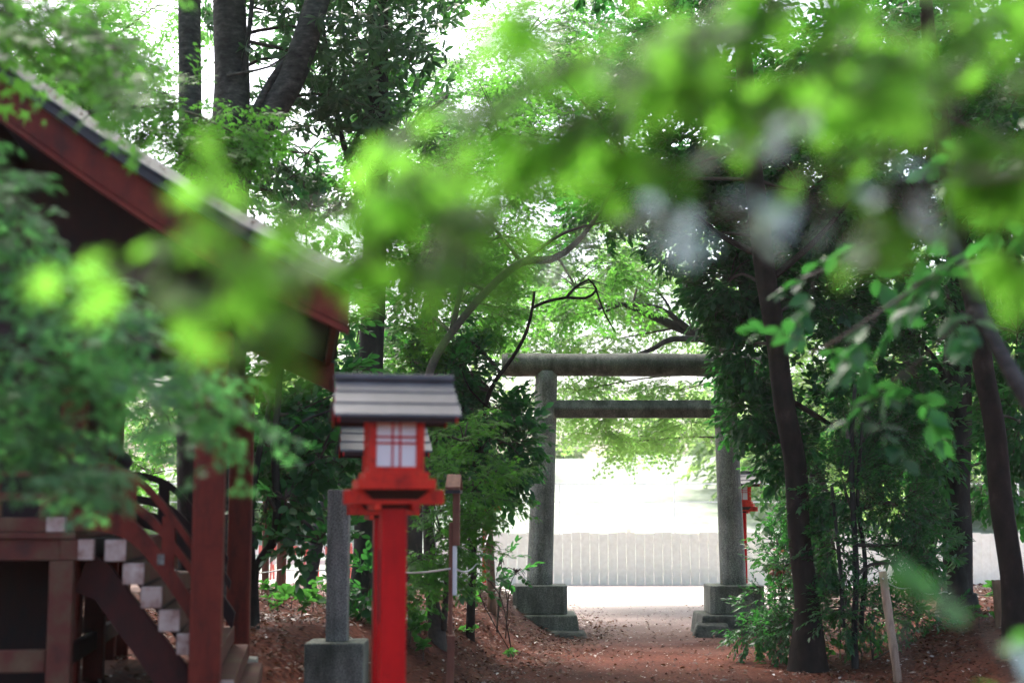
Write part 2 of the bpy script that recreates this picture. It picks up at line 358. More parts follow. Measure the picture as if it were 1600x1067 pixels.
def crown_mesh(name, inst, species, seed=0, lscale=1., extra=None):
    """inst: (P (n,3), F (n,3,3), S (n,)) ; extra: list of (path[(x,y,z,r)]) drawn as twigs"""
    sets, tname, mname = SPEC[species]; tv, tt = TPL[tname]
    rg = np.random.default_rng(seed); P, F, S = inst; n = len(P)
    pick = rg.integers(0, len(sets), n); VV = []; TT = []; MI = []; RN = []; off = 0
    for k, c in enumerate(sets):
        ix = np.where(pick == k)[0]
        if not len(ix): continue
        lp = P[ix][:, None, :]+np.einsum('nij,mj->nmi', F[ix], c.p)*S[ix][:, None, None]
        lf = np.einsum('nij,mjk->nmik', F[ix], c.F)
        ls = c.s[None, :]*S[ix][:, None]*lscale*rg.uniform(.85, 1.15, (len(ix), len(c.s)))
        lp = lp.reshape(-1, 3); lf = lf.reshape(-1, 3, 3); ls = ls.reshape(-1)
        v = lp[:, None, :]+np.einsum('nij,vj->nvi', lf, tv)*ls[:, None, None]
        m = len(lp); VV.append(v.reshape(-1, 3))
        TT.append((tt[None]+(np.arange(m)*len(tv))[:, None, None]).reshape(-1, 3)+off); off += m*len(tv)
        MI.append(np.zeros(m*len(tt), int))
        base = rg.uniform(0, 1, len(ix))
        r = np.clip(.55*np.repeat(base, len(c.s))+.45*rg.uniform(0, 1, m), 0, 1)
        RN.append(np.repeat(r, len(tv)))
        for a, b, r0 in c.stem:
            a = np.array(a); b = np.array(b); d = b-a; d = d/np.linalg.norm(d)
            x = np.cross(d, (0, 0, 1)); x /= np.linalg.norm(x); z = np.cross(x, d)
            sv = np.array([a+x*r0, a-x*r0*.5+z*r0*.87, a-x*r0*.5-z*r0*.87, b])
            st = np.array([(0, 1, 3), (1, 2, 3), (2, 0, 3)])
            v = P[ix][:, None, :]+np.einsum('nij,vj->nvi', F[ix], sv)*S[ix][:, None, None]
            VV.append(v.reshape(-1, 3)); TT.append((st[None]+(np.arange(len(ix))*4)[:, None, None]).reshape(-1, 3)+off); off += 4*len(ix)
            MI.append(np.ones(3*len(ix), int)); RN.append(np.zeros(4*len(ix)))
    for path in (extra or []):
        mb = limb_mb(path, n=5, rough=0, step=.2)
        T = []
        for f in mb.f:
            for i in range(1, len(f)-1): T.append((f[0], f[i], f[i+1]))
        VV.append(np.array(mb.v)); TT.append(np.array(T)+off); off += len(mb.v); MI.append(np.ones(len(T), int)); RN.append(np.zeros(len(mb.v)))
    return mesh_arrays(name, np.concatenate(VV), np.concatenate(TT), np.concatenate(MI), np.concatenate(RN), [LEAF[mname], M['twig']])
def frames(D, UP):
    D = D/np.linalg.norm(D, axis=1, keepdims=True); X = np.cross(D, UP); nx = np.linalg.norm(X, axis=1, keepdims=True); nx[nx < 1e-5] = 1
    X = X/nx; Z = np.cross(X, D); return np.stack([X, D, Z], 2)
def gapnoise(P, seed, sc_=1.):
    rg = np.random.default_rng(seed); s = 0
    for k in range(6):
        w = rg.normal(0, 1, 3)*(2.2 if k < 3 else 5.)/sc_; s = s+np.sin(P@w+rg.uniform(0, 6.28))*(1 if k < 3 else .6)
    return s
def blob_inst(blobs, seed, flat=.0, gap=.0, droop=-.15, size=1., shell=2.4):
    """blobs: (px,py,Y,rx_px,ry_px,depth_m,n)"""
    rg = np.random.default_rng(seed); PP = []; DD = []
    for (px, py, Y, rx, ry, rd, n) in blobs:
        if Y is None: c = np.array(px); r = np.array((rx, rd, ry))      # given in metres
        else: c = np.array(W(px, py, Y)); r = np.array((rx*mpp(Y), rd, ry*mpp(Y)))
        n = int(n*DENS)
        k = int(n*(1+2*gap)+20)
        d = rg.normal(0, 1, (k, 3)); d /= np.linalg.norm(d, axis=1, keepdims=True)
        q = d*(rg.uniform(0, 1, (k, 1))**(1/shell)); p = c+q*r
        if gap > 0:
            g = gapnoise(p, seed, .55); keep = g > np.quantile(g, 1-1/(1+2*gap)); p = p[keep]; d = d[keep]
        p = p[:n]; d = d[:n]
        PP.append(p); DD.append(d)
    P = np.concatenate(PP); D = np.concatenate(DD)+rg.normal(0, .45, (len(P), 3)); D[:, 2] = D[:, 2]*(1-flat)+droop
    UP = np.tile((0., 0., 1.), (len(P), 1))+rg.normal(0, .25, (len(P), 3))
    return P, frames(D, UP), size*rg.uniform(.75, 1.25, len(P))
def strand_inst(strands, seed, flat=.6, droop=-.2, size=1.):
    """strands: ([(px,py,Y)...], half_width_px, n): sprays along a bough"""
    rg = np.random.default_rng(seed); PP = []; DD = []; paths = []
    for pts, hw, n in strands:
        w = [np.array(W(*p)) for p in pts]; q = np.array(catmull(w, .03)); n = int(n*DENS)
        t = (np.arange(n)+rg.uniform(0, 1, n))/n*(len(q)-1.01); i = t.astype(int); p = q[i]+(q[i+1]-q[i])*(t-i)[:, None]
        tan = q[i+1]-q[i]; tan /= np.linalg.norm(tan, axis=1, keepdims=True)
        Ym = p[:, 1]; off = rg.normal(0, .55, (n, 3))*(hw*Ym/FPX)[:, None]; off[:, 1] *= 1.0
        PP.append(p+off-tan*.03); DD.append(tan*.8+off/(np.abs(off).max()+1e-6)*1.2)
        paths.append([(a[0], a[1], a[2], .002*np.mean(Ym)**.5*(1.3-.9*k/len(q))) for k, a in enumerate(q[::4])])
    P = np.concatenate(PP); D = np.concatenate(DD)+rg.normal(0, .35, (len(P), 3)); D[:, 2] = D[:, 2]*(1-flat)+droop
    UP = np.tile((0., 0., 1.), (len(P), 1))+rg.normal(0, .3, (len(P), 3))
    return P, frames(D, UP), size*rg.uniform(.75, 1.2, len(P)), paths
DENS = 1.
def add_mesh(me, name, parent):
    o = bpy.data.objects.new(name, me); COL.objects.link(o); o.parent = parent; return o
def plant(name, label, cat, base, trunk=None, limbs=(), crown=None, species='broad', bark='bark', seed=1, group=None, gap=.5, flat=0., size=1., droop=-.15,
          lscale=1., extra=None, trunk_n=14, rough=.07, shell=2.4, strands=None, branches=True, crowns=()):
    """a tree or shrub: Empty at its foot > trunk, limb..., crown"""
    base = Vector(base)
    root = empty(name, base, label=label, cat=cat, group=group)
    inv = -np.array(base)
    def loc(path): return [(p[0]+inv[0], p[1]+inv[1], p[2]+inv[2], p[3]) for p in path]
    if trunk:
        limb_mb(loc(trunk), n=trunk_n, rough=rough, seed=seed).build('trunk', M[bark], root, smooth=True)
    for k, lb in enumerate(limbs):
        limb_mb(loc(lb), n=9, rough=.06, seed=seed+k+5).build('limb', M[bark], root, smooth=True)
    ex = [loc(p) for p in (extra or [])]
    todo = []
    if crown: todo.append((crown, species, gap, flat, size, droop))
    for c in crowns: todo.append(c)
    for q, (cr, sp, gp, fl, sz, dr) in enumerate(todo):
        P, F, S = blob_inst(cr, seed*31+q, fl, gp, dr, sz, shell)
        ex2 = []
        if branches:
            rg = random.Random(seed+q)
            for (px, py, Y, rx, ry, rd, n) in cr:
                if Y is None: c = np.array(px); Y = FPX
                else: c = np.array(W(px, py, Y))
                foot = np.array(trunk[-1][:3]) if trunk else np.array(base)
                if trunk:
                    tp = np.array([t[:3] for t in catmull(trunk, .3)]); dd = np.linalg.norm(tp-c, axis=1)+np.maximum(0, tp[:, 2]-c[2])*2; foot = tp[dd.argmin()][:3]
                mid = (foot+c)/2+np.array((rg.uniform(-.1, .1), rg.uniform(-.1, .1), rg.uniform(-.05, .2)))
                kb = 1. if trunk else .35
                ex2.append([(*foot, .022*kb), (*mid, .016*kb), (*c, .010*kb)])
                for _ in range(5):
                    e = c+np.array((rg.gauss(0, .5)*rx*mpp(Y), rg.gauss(0, .5)*rd, rg.gauss(0, .5)*ry*mpp(Y))); m2 = (c+e)/2+np.array((0, 0, .06))
                    ex2.append([(*c, .009), (*m2, .006), (*e, .003)])
        me = crown_mesh('crown', (P+inv, F, S), sp, seed+q, lscale, (ex if q == 0 else [])+[loc(p) for p in ex2])
        add_mesh(me, 'crown', root)
    if strands:
        P, F, S, paths = strand_inst(strands, seed*17, flat, droop, size)
        me = crown_mesh('crown', (P+inv, F, S), species, seed, lscale, ex+[loc(p) for p in paths]); add_mesh(me, 'crown', root)
    return root

#@@SETTING
# ------------------------------------------------------------------ ground
def S01(t): t = np.clip(t, 0, 1); return t*t*(3-2*t)
def ground_h(x, y):
    x = np.asarray(x, float); y = np.asarray(y, float)
    xe = -.30+np.clip(y-12.5, -3, 6)*.20
    left = .58*S01((xe-x)/1.25)*S01((21.5-y)/3.2)*S01((y-4)/5.5)
    right = .52*S01((x-2.75)/2.6)*S01((23-y)/3.5)*S01((y-5)/6)
    n = .035*np.sin(x*2.1+1.3*np.sin(y*.9))*np.sin(y*1.7+.6)+.02*np.sin(x*5.3+y*2.2)*np.sin(y*4.1-x)
    k = np.clip((left+right)*3, .15, 1)
    far = np.clip((y-21)/4, 0, 1)
    return left+right+n*k*(1-far)
def grid_mesh(name, xs, ys, hf, mat, kind='structure'):
    X, Y = np.meshgrid(xs, ys); Z = hf(X, Y); V = np.stack([X, Y, Z], 2).reshape(-1, 3); nx, ny = len(xs), len(ys)
    i = np.arange(nx-1)[None]+(np.arange(ny-1)*nx)[:, None]; q = np.stack([i, i+1, i+nx+1, i+nx], 2).reshape(-1, 4)
    me = bpy.data.meshes.new(name); me.from_pydata(V.tolist(), [], q.tolist()); me.polygons.foreach_set('use_smooth', [True]*len(me.polygons)); me.materials.append(mat); me.update()
    o = bpy.data.objects.new(name, me); COL.objects.link(o); o['kind'] = kind; return o
def ground_mat():
    m, nt, out = new_mat('soil_and_sand')
    tc = N(nt, 'ShaderNodeTexCoord')
    def nz(s, d=6):
        n = N(nt, 'ShaderNodeTexNoise'); n.inputs['Scale'].default_value = s; n.inputs['Detail'].default_value = d; L(nt, tc.outputs['Object'], n.inputs['Vector']); return n
    a = nz(1.3); b = nz(28, 8); c = nz(120, 3)
    soil = ramp(nt, [(.3, (.045, .013, .008)), (.5, (.105, .029, .016)), (.7, (.16, .055, .034))]); L(nt, b.outputs['Fac'], soil.inputs[0])
    tint = ramp(nt, [(.35, (.62, .58, .55)), (.65, (1.1, 1.05, 1.02))]); L(nt, a.outputs['Fac'], tint.inputs[0])
    mu = N(nt, 'ShaderNodeMix', data_type='RGBA', blend_type='MULTIPLY'); mu.inputs['Factor'].default_value = .9
    L(nt, soil.outputs[0], mu.inputs['A']); L(nt, tint.outputs[0], mu.inputs['B'])
    sand = ramp(nt, [(.3, (.25, .22, .20)), (.7, (.42, .385, .36))]); L(nt, c.outputs['Fac'], sand.inputs[0])
    sep = N(nt, 'ShaderNodeSeparateXYZ'); L(nt, tc.outputs['Object'], sep.inputs[0])
    ad = N(nt, 'ShaderNodeMath', operation='MULTIPLY_ADD'); L(nt, a.outputs['Fac'], ad.inputs[0]); ad.inputs[1].default_value = 4.0; ad.inputs[0].default_value = .5; L(nt, sep.outputs['Y'], ad.inputs[2])
    mr = N(nt, 'ShaderNodeMapRange'); mr.inputs['From Min'].default_value = 17.6; mr.inputs['From Max'].default_value = 27.; L(nt, ad.outputs[0], mr.inputs['Value'])
    mx = N(nt, 'ShaderNodeMix', data_type='RGBA'); L(nt, mr.outputs[0], mx.inputs['Factor']); L(nt, mu.outputs['Result'], mx.inputs['A']); L(nt, sand.outputs[0], mx.inputs['B'])
    p = N(nt, 'ShaderNodeBsdfPrincipled'); p.inputs['Roughness'].default_value = .85; p.inputs['Specular IOR Level'].default_value = .12
    L(nt, mx.outputs['Result'], p.inputs['Base Color'])
    bp = N(nt, 'ShaderNodeBump'); bp.inputs['Strength'].default_value = .7; bp.inputs['Distance'].default_value = .03
    L(nt, b.outputs['Fac'], bp.inputs['Height']); L(nt, bp.outputs[0], p.inputs['Normal']); L(nt, p.outputs[0], out.inputs[0])
    return m
xs = np.concatenate([np.linspace(-120, -9, 26)[:-1], np.arange(-9, 9, .13), np.linspace(9, 120, 26)])
ys = np.concatenate([np.linspace(-40, 3, 14)[:-1], np.arange(3, 25, .13), np.linspace(25, 160, 40)])
grid_mesh('ground', xs, ys, ground_h, ground_mat())
bankm = noise_mat('hazed_grass_bank', [(.3, (.14, .18, .125)), (.5, (.24, .285, .22)), (.7, (.42, .45, .39))], 1.2, .9, .3, detail=8, bdist=.1)  # distance haze and glare washed into the grass colour
def bank_h(x, y): return .02+S01((y-36)/26)*(3.3+.5*np.sin(x*.13+1)+.9*np.clip(np.abs(x-2)/40, 0, 1))+.10*np.sin(x*.9+y*.4)*np.sin(y*.7)*S01((y-37)/3)-.3*(y < 36.5)
grid_mesh('hill', np.linspace(-90, 90, 90), np.linspace(36, 110, 60), bank_h, bankm)

# ------------------------------------------------------------------ torii gate
def torii():
    t = empty('torii_gate', (1.57, 18, 0), label='grey granite torii gate standing across the path on two stone blocks', cat='gate')
    def lp(p): return Vector(p)-Vector((1.57, 18, 0))
    for sx, (bx, tx) in enumerate(((843, 854), (1146, 1131))):
        b = lp(W(bx, 917, 18)); u = lp(W(tx, 580, 18))
        k = 16; pts = [b+(u-b)*i/k for i in range(k+1)]; rr = [.163-.025*i/k for i in range(k+1)]
        MB().tube(pts, rr, 40).build('post', M['granite'], t, smooth=True).data
        z1 = .605; z0 = .262
        c = b.x
        w, d, ch = .335, .34, .05
        prof = [(-w+ch, -d), (w-ch, -d), (w, -d+ch), (w, d-ch), (w-ch, d), (-w+ch, d), (-w, d-ch), (-w, -d+ch)]
        MB().prism(prof, lambda a, e, q: (c+a, e, q), z0, z1).build('plinth', M['granite_dark'], t, bevel=.012)
        s = -1 if sx == 0 else 1
        mb = MB(); x0, x1 = c-.46, c+.46
        mb.quadbox([(x0-.04, -.5, -.1), (x1+.04, -.5, -.1), (x1+.04, .5, -.1), (x0-.04, .5, -.1), (x0+.01, -.46, .258), (x1-.01, -.46, .258), (x1-.01, .46, .258), (x0+.01, .46, .258)])
        mb.build('base_slab', M['rock'] if sx else M['granite_dark'], t, bevel=.02)
        if sx == 0:
            MB().quadbox([(c+.05, -.68, -.1), (c+.58, -.66, -.1), (c+.62, -.3, -.1), (c+.05, -.3, -.1), (c+.12, -.62, .07), (c+.50, -.60, .06), (c+.54, -.38, .085), (c+.1, -.38, .09)]).build('footing_stone', M['rock'], t, bevel=.025)
        else:
            MB().quadbox([(c-.62, -.62, -.1), (c-.1, -.66, -.1), (c-.1, -.3, -.1), (c-.6, -.3, -.1), (c-.54, -.56, .16), (c-.16, -.6, .13), (c-.14, -.38, .2), (c-.52, -.38, .18)]).build('footing_stone', M['rock'], t, bevel=.03)
    a = lp(W(784, 570, 18)); e = lp(W(1190, 570, 18)); r = .146
    n = 40; pts = [a+(e-a)*i/n for i in range(n+1)]; rr = [r+.004*math.sin(i*.37) for i in range(n+1)]
    pts = [a, a+(e-a)*.0025, a+(e-a)*.007]+pts[1:-1]+[a+(e-a)*.993, a+(e-a)*.9975, e]; rr = [r*.86, r*.955, r*.995]+rr[1:-1]+[r*.995, r*.955, r*.86]
    MB().tube(pts, rr, 40).build('top_beam', M['granite_dark'], t, smooth=True)
    a = lp(W(866, 639, 18)); e = lp(W(1124, 639, 18))
    MB().prism([(-.055, -.112), (.055, -.112), (.12, -.015), (.12, .015), (.055, .112), (-.055, .112), (-.12, .015), (-.12, -.015)], lambda p, q, w_: (w_, p, a.z+q), a.x, e.x).build('tie_beam', M['granite_dark'], t, bevel=.012)
    return t
torii()

# ------------------------------------------------------------------ lanterns
def make_lantern():
    """post lantern, base at z=0, front along -y, total height 2.1"""
    t = empty('post_lantern', (0, 0, 0))
    MB().box((-.0665, -.0665, -.2), (.0665, .0665, 1.53)).build('post', M['lacquer'], t, bevel=.006)
    MB().box((-.071, -.02, 1.02), (-.0666, .022, 1.33)).build('cover_plate', M['blackmetal'], t, bevel=.002)
    # tray: dark hopper under a flat rim
    mb = MB(); b = .0668; h = .172
    mb.quadbox([(-b, -b, 1.505), (b, -b, 1.505), (b, b, 1.505), (-b, b, 1.505), (-h, -h, 1.5855), (h, -h, 1.5855), (h, h, 1.5855), (-h, h, 1.5855)])
    mb.build('bracket', M['darkwood'], t)
    w = .255
    for sy in (-1, 1):
        MB().box((-w, sy*.10-.017, 1.523), (w, sy*.10+.017, 1.5855)).build('cross_arm', M['lacquer_worn'], t, bevel=.003)
        MB().box((sy*.10-.017, -.2, 1.496), (sy*.10+.017, .2, 1.5225)).build('cross_arm', M['lacquer_worn'], t, bevel=.003)
    MB().box((-.2, -.2, 1.586), (.2, .2, 1.63)).build('tray_floor', M['lacquer_worn'], t, bevel=.003)
    MB().box((-.168, -.168, 1.63), (.168, .168, 1.66)).build('sill', M['lacquer_worn'], t, bevel=.003)
    a = .128
    mb = MB()
    for sx in (-1, 1):
        for sy in (-1, 1): mb.box((sx*a-.0175, sy*a-.0175, 1.66), (sx*a+.0175, sy*a+.0175, 1.918))
    for k in range(4):
        R = Matrix.Rotation(k*PI/2, 3, 'Z')
        def rb(lo, hi):
            P = [(lo[0], lo[1], lo[2]), (hi[0], lo[1], lo[2]), (hi[0], hi[1], lo[2]), (lo[0], hi[1], lo[2]), (lo[0], lo[1], hi[2]), (hi[0], lo[1], hi[2]), (hi[0], hi[1], hi[2]), (lo[0], hi[1], hi[2])]
            mb.quadbox([R @ Vector(p) for p in P])
        rb((-a+.018, -a-.012, 1.6605), (a-.018, -a+.012, 1.683)); rb((-a+.018, -a-.012, 1.900), (a-.018, -a+.012, 1.917))
        rb((-a+.018, -a-.011, 1.684), (-a+.024, -a+.011, 1.899)); rb((a-.024, -a-.011, 1.684), (a-.018, -a+.011, 1.899))
    mb.build('lamp_house', M['lacquer_worn'], t, bevel=.002)
    for k in range(4):
        R = Matrix.Rotation(k*PI/2, 3, 'Z')
        def mk(lo, hi, m):
            P = [(lo[0], lo[1], lo[2]), (hi[0], lo[1], lo[2]), (hi[0], hi[1], lo[2]), (lo[0], hi[1], lo[2]), (lo[0], lo[1], hi[2]), (hi[0], lo[1], hi[2]), (hi[0], hi[1], hi[2]), (lo[0], hi[1], hi[2])]
            m.quadbox([R @ Vector(p) for p in P])
        pn = MB(); mk((-.104, -.126, 1.684), (.104, -.122, 1.899), pn); po = pn.build('window', M['paper'], t)
        gr = MB()
        for x in (-.02, .02): mk((x-.004, -.1345, 1.684), (x+.004, -.1265, 1.899), gr)
        for z in (1.784, 1.81): mk((-.1039, -.135, z-.004), (.1039, -.127, z+.004), gr)
        gr.build('lattice', M['lacquer'], po)
    # roof
    Lh = .292; run = .205; zr = 2.055; ze = 1.895
    rf = MB()
    for s in (-1, 1):
        for k in range(3):
            t0 = k/3; t1 = (k+1)/3+.02
            y0 = s*(.012+run*t0); y1 = s*(.012+run*t1); z0 = zr-(zr-ze)*t0; z1 = zr-(zr-ze)*t1; th = .016; e = .007*k
            P = [(-Lh-e, y0, z0-.01+.0), (Lh+e, y0, z0-.01), (Lh+e, y1, z1-.002), (-Lh-e, y1, z1-.002),
                 (-Lh-e, y0, z0+.004), (Lh+e, y0, z0+.004), (Lh+e, y1, z1+.011), (-Lh-e, y1, z1+.011)]
            rf.quadbox(P)
    rf.build('roof', M['lampcopper'], t, bevel=.002)
    MB().box((-Lh-.004, -.03, zr+.006), (Lh+.004, .03, zr+.032)).build('ridge_cap', M['lampcopper'], t, bevel=.004)
    ed = MB()
    for s in (-1, 1):
        ed.quadbox([(-Lh+.01, s*.001, zr-.05), (Lh-.01, s*.001, zr-.05), (Lh-.01, s*(run+.002), ze-.028), (-Lh+.01, s*(run+.002), ze-.028),
                    (-Lh+.01, s*.001, zr-.008), (Lh-.01, s*.001, zr-.008), (Lh-.01, s*(run+.002), ze-.004), (-Lh+.01, s*(run+.002), ze-.004)])
    ed.build('roof_boarding', M['darkwood'], t)
    for sx in (-1, 1):
        gb = MB(); gb.prism([(-run-.006, ze-.03), (0, zr-.045), (run+.006, ze-.03), (run+.006, ze-.002), (0, zr-.002), (-run-.006, ze-.002)], lambda p, q, w_: (w_, p, q), sx*(Lh-.012), sx*(Lh-.004))
        gb.build('bargeboard', M['lacquer'], t)
    for sx in (-1, 1):
        gw = MB(); gw.prism([(-.145, 1.918), (.145, 1.918), (0, 2.02)], lambda p, q, w_: (w_, p, q), sx*.13, sx*.142)
        gw.build('gable_panel', M['lacquer'], t)
    for s in (-1, 1): MB().box((-Lh+.03, s*.15-.014, 1.886), (Lh-.03, s*.15+.014, 1.914)).build('eave_beam', M['lacquer_worn'], t, bevel=.002)
    for ch in t.children:
        nm = ch.name.split('.')[0]; kx = .885 if nm in ('roof', 'ridge_cap', 'roof_boarding', 'bargeboard', 'eave_beam') else .82; ky = .82
        for o_ in [ch]+list(ch.children):
            for v_ in o_.data.vertices: v_.co.x *= kx; v_.co.y *= ky
    return t
lan = make_lantern()
lan.location = (-.515, 6.2, 0.01); lan.rotation_euler = (0, 0, math.radians(11))
GL = 'red post lanterns along the path'
tag(lan, 'red wooden post lantern with grey roof and white lattice window, large in front', 'lantern', GL)
for (x, y, z, rz, lab) in ((-.772, 8.56, -.04, 11, 'red lantern almost hidden directly behind the front lantern'),
                           (-.37, 21, .0, -12, 'red lantern among leaves behind a brown stake left of the torii'),
                           (3.215, 20, -.01, -14, 'red lantern peeping out behind the right post of the torii')):
    c = copy_tree(lan); c.location = (x, y, z); c.rotation_euler = (0, 0, math.radians(rz)); tag(c, lab, 'lantern', GL)

# ------------------------------------------------------------------ shrine hall
AL = math.radians(8.3)
sh = empty('shrine_hall', (-1.544, 7.3, 0), AL, label='weathered red wooden shrine hall with curved copper roof and steep steps', cat='shrine')
V0, V1 = -.5, 2.9
ROOF = [(-4.6, 4.15), (-4.0, 4.5), (-3.4, 4.95), (-2.9, 5.45), (-2.75, 5.6), (-2.6, 5.5), (-2.2, 5.02), (-1.75, 4.46), (-1.35, 4.03), (-1.01, 3.70), (-.577, 3.396), (-.34, 3.240), (-.076, 3.075), (.225, 2.905), (.45, 2.795), (.68, 2.690)]
def off(z, pr=ROOF): return [(a, b+z) for a, b in pr]
fuv = lambda a, b, t: (a, t, b)
MB().strip(off(.0), off(-.05), fuv, V0+.08, V1-.08).build('roof', M['copper'], sh)
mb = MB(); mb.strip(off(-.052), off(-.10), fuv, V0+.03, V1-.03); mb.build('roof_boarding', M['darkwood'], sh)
# verge sheets, tilted outwards
def prof_z(u):
    return float(np.interp(u, [p[0] for p in ROOF], [p[1] for p in ROOF]))
for sgn, v in ((-1, V0), (1, V1)):
    k = 0; u = -2.6; vg = MB()
    while u < .66:
        u2 = min(.69, u+.245); lift = .0035*(k % 2)
        P = []
        for dz in (-.012, 0):
            P += [(u, v-sgn*.09, prof_z(u)+.02+dz+lift), (u2+.008, v-sgn*.09, prof_z(u2)+.02+dz+lift+.003), (u2+.008, v+sgn*.085, prof_z(u2)-.068+dz+lift+.003), (u, v+sgn*.085, prof_z(u)-.068+dz+lift)]
        vg.quadbox(P); u = u2+.004; k += 1
    vg.build('verge_sheet', M['copper'], sh)
R2 = [p for p in ROOF if p[0] > -2.7]
for v, s in ((V0, -1), (V1, 1)):
    MB().strip([(a, b-.082) for a, b in R2], [(a, b-.125) for a, b in R2], fuv, v+s*.075, v-s*.03).build('verge_edge', M['blackmetal'], sh)
    bt = [(a, b-.125) for a, b in R2]; bb = [(a, b-.125-.205) for a, b in R2]
    bg = MB().strip(bt, bb, fuv, v+s*.02, v-s*.03).build('bargeboard', M['redwood'], sh)
    ml = MB()
    ml.strip([(a, b-.272) for a, b in R2], [(a, b-.292) for a, b in R2], fuv, v+s*.0205, v+s*.034)
    ml.strip([(a, b-.30) for a, b in R2], [(a, b-.330) for a, b in R2], fuv, v+s*.0205, v+s*.042)
    ml.build('moulding', M['redwood'], bg)
rfm = MB(); v = V0+.10
while v < V1-.05:
    pr = [(a, b) for a, b in ROOF if a > -2.4]
    rfm.strip([(a, b-.108) for a, b in pr[:-1]]+[(.6, 2.62)], [(a, b-.150) for a, b in pr[:-1]]+[(.6, 2.578)], fuv, v, v+.045); v += .095
rfm.build('rafter_soffit', M['darkwood'], sh)
MB().box((.615, V0+.035, 2.55), (.65, V1-.035, 2.63)).build('eave_board', M['redwood'], sh, bevel=.004)
MB().box((.655, V0-.0, 2.585), (.672, V1, 2.645)).build('eave_edge', M['blackmetal'], sh)
MB().box((-.09, V0+.1, 2.42), (.05, V1-.1, 2.58)).build('purlin', M['darkwood'], sh, bevel=.006)
MB().box((-1.2, V0+.1, 3.3), (-1.06, V1-.1, 3.45)).build('purlin', M['darkwood'], sh, bevel=.006)
MB().box((-2.85, V0, 5.5), (-2.65, V1, 5.72)).build('ridge', M['copper'], sh, bevel=.02)
for v in (0., 2.4):
    du = .055 if v else 0
    p = MB().box((du-.078, v-.078, .53), (du+.078, v+.078, 2.30)).build('pillar', M['redwood'], sh, bevel=.013)
    MB().box((du-.1, v-.1, 2.30), (du+.1, v+.1, 2.418)).build('bracket_block', M['redwood'], sh, bevel=.01)
    MB().box((-.19, v-.19, -.2), (.19, v+.19, .528)).build('pillar_base', M['granite'], sh, bevel=.012)
MB().box((-.055, .079, 2.08), (.055, 2.321, 2.24)).build('tie_beam', M['redwood'], sh, bevel=.006)
# body of the hall
for v in (.35, 2.36):
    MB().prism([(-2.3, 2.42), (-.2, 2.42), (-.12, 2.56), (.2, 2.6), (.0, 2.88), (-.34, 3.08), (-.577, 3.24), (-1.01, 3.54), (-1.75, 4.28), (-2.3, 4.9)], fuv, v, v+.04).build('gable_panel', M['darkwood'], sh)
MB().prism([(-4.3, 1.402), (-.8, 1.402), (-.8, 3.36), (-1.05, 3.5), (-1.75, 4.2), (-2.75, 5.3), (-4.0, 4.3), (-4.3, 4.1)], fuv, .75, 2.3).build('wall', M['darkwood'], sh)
for u in (-.79, -2.9):
    for v in (.74, 2.31): MB().box((u-.07, v-.07, .3), (u+.07, v+.07, 3.3)).build('pillar', M['redwood'], sh, bevel=.012)
# veranda
D0, D1 = -.06, 2.5
fl = MB(); v = D0
while v < D1: fl.box((-4.4, v, 1.37), (-.645, min(D1, v+.148), 1.40)); v += .152
fl.build('floor', M['wornwood'], sh, bevel=.003)
for v in (.0, 2.36):
    MB().box((-4.4, v-.04, 1.262), (-.72, v+.05, 1.368)).build('floor_beam', M['wornwood'], sh, bevel=.005)
fe = MB().box((-.72, -.05, 1.262), (-.56, .055, 1.367)).build('beam_end', M['wornwood'], sh, bevel=.005)
MB().box((-.722+.09, -.054, 1.264), (-.558, .0, 1.3655)).build('painted_end', M['whitewood'], fe, bevel=.004)
MB().box((-.7, .056, 1.262), (-.6, 2.3, 1.367)).build('floor_beam', M['darkwood'], sh, bevel=.005)
for u, v in ((-.71, .0), (-1.7, .0), (-.71, 1.2), (-.71, 2.36), (-1.7, 2.36)):
    MB().box((u-.058, v-.05, .2), (u+.058, v+.05, 1.26)).build('veranda_post', M['wornwood'] if v == 0 else M['redwood'], sh, bevel=.006)
for v in (.0, 2.36):
    MB().box((-4.4, v-.022, .715), (-.775, v+.022, .825)).build('lower_beam', M['wornwood'], sh, bevel=.005)
MB().box((-.73, .06, .72), (-.69, 2.3, .82)).build('lower_beam', M['darkwood'], sh, bevel=.005)
MB().box((-4.3, .4, -.2), (-.9, 2.4, .45)).build('foundation', M['granite_dark'], sh, bevel=.02)
MB().box((-4.3, .9, .45), (-.765, .95, 1.36)).build('underfloor_wall', M['darkwood'], sh)
# veranda railing
def railing(v, name='railing'):
    r = MB()
    r.box((-4.3, v-.028, 1.675), (-.8, v+.028, 1.705)); r.box((-4.3, v-.024, 1.555), (-.72, v+.024, 1.60)); r.box((-4.3, v-.03, 1.405), (-.79, v+.03, 1.475))
    for u in (-.80, -1.04, -1.6, -2.2): r.box((u-.03, v-.026, 1.476), (u+.03, v+.026, 1.554))
    for u in (-1.04, -2.2): r.box((u-.02, v-.02, 1.6005), (u+.02, v+.02, 1.674))
    o = r.build(name, M['wornwood'], sh, bevel=.004)
    MB().box((-.789, v-.042, 1.402), (-.70, v+.042, 1.476)).build('painted_end', M['whitewood'], o, bevel=.004)
    MB().box((-.719, v-.03, 1.553), (-.70, v+.03, 1.602)).build('painted_end', M['whitewood'], o, bevel=.004)
railing(-.02); railing(2.36)
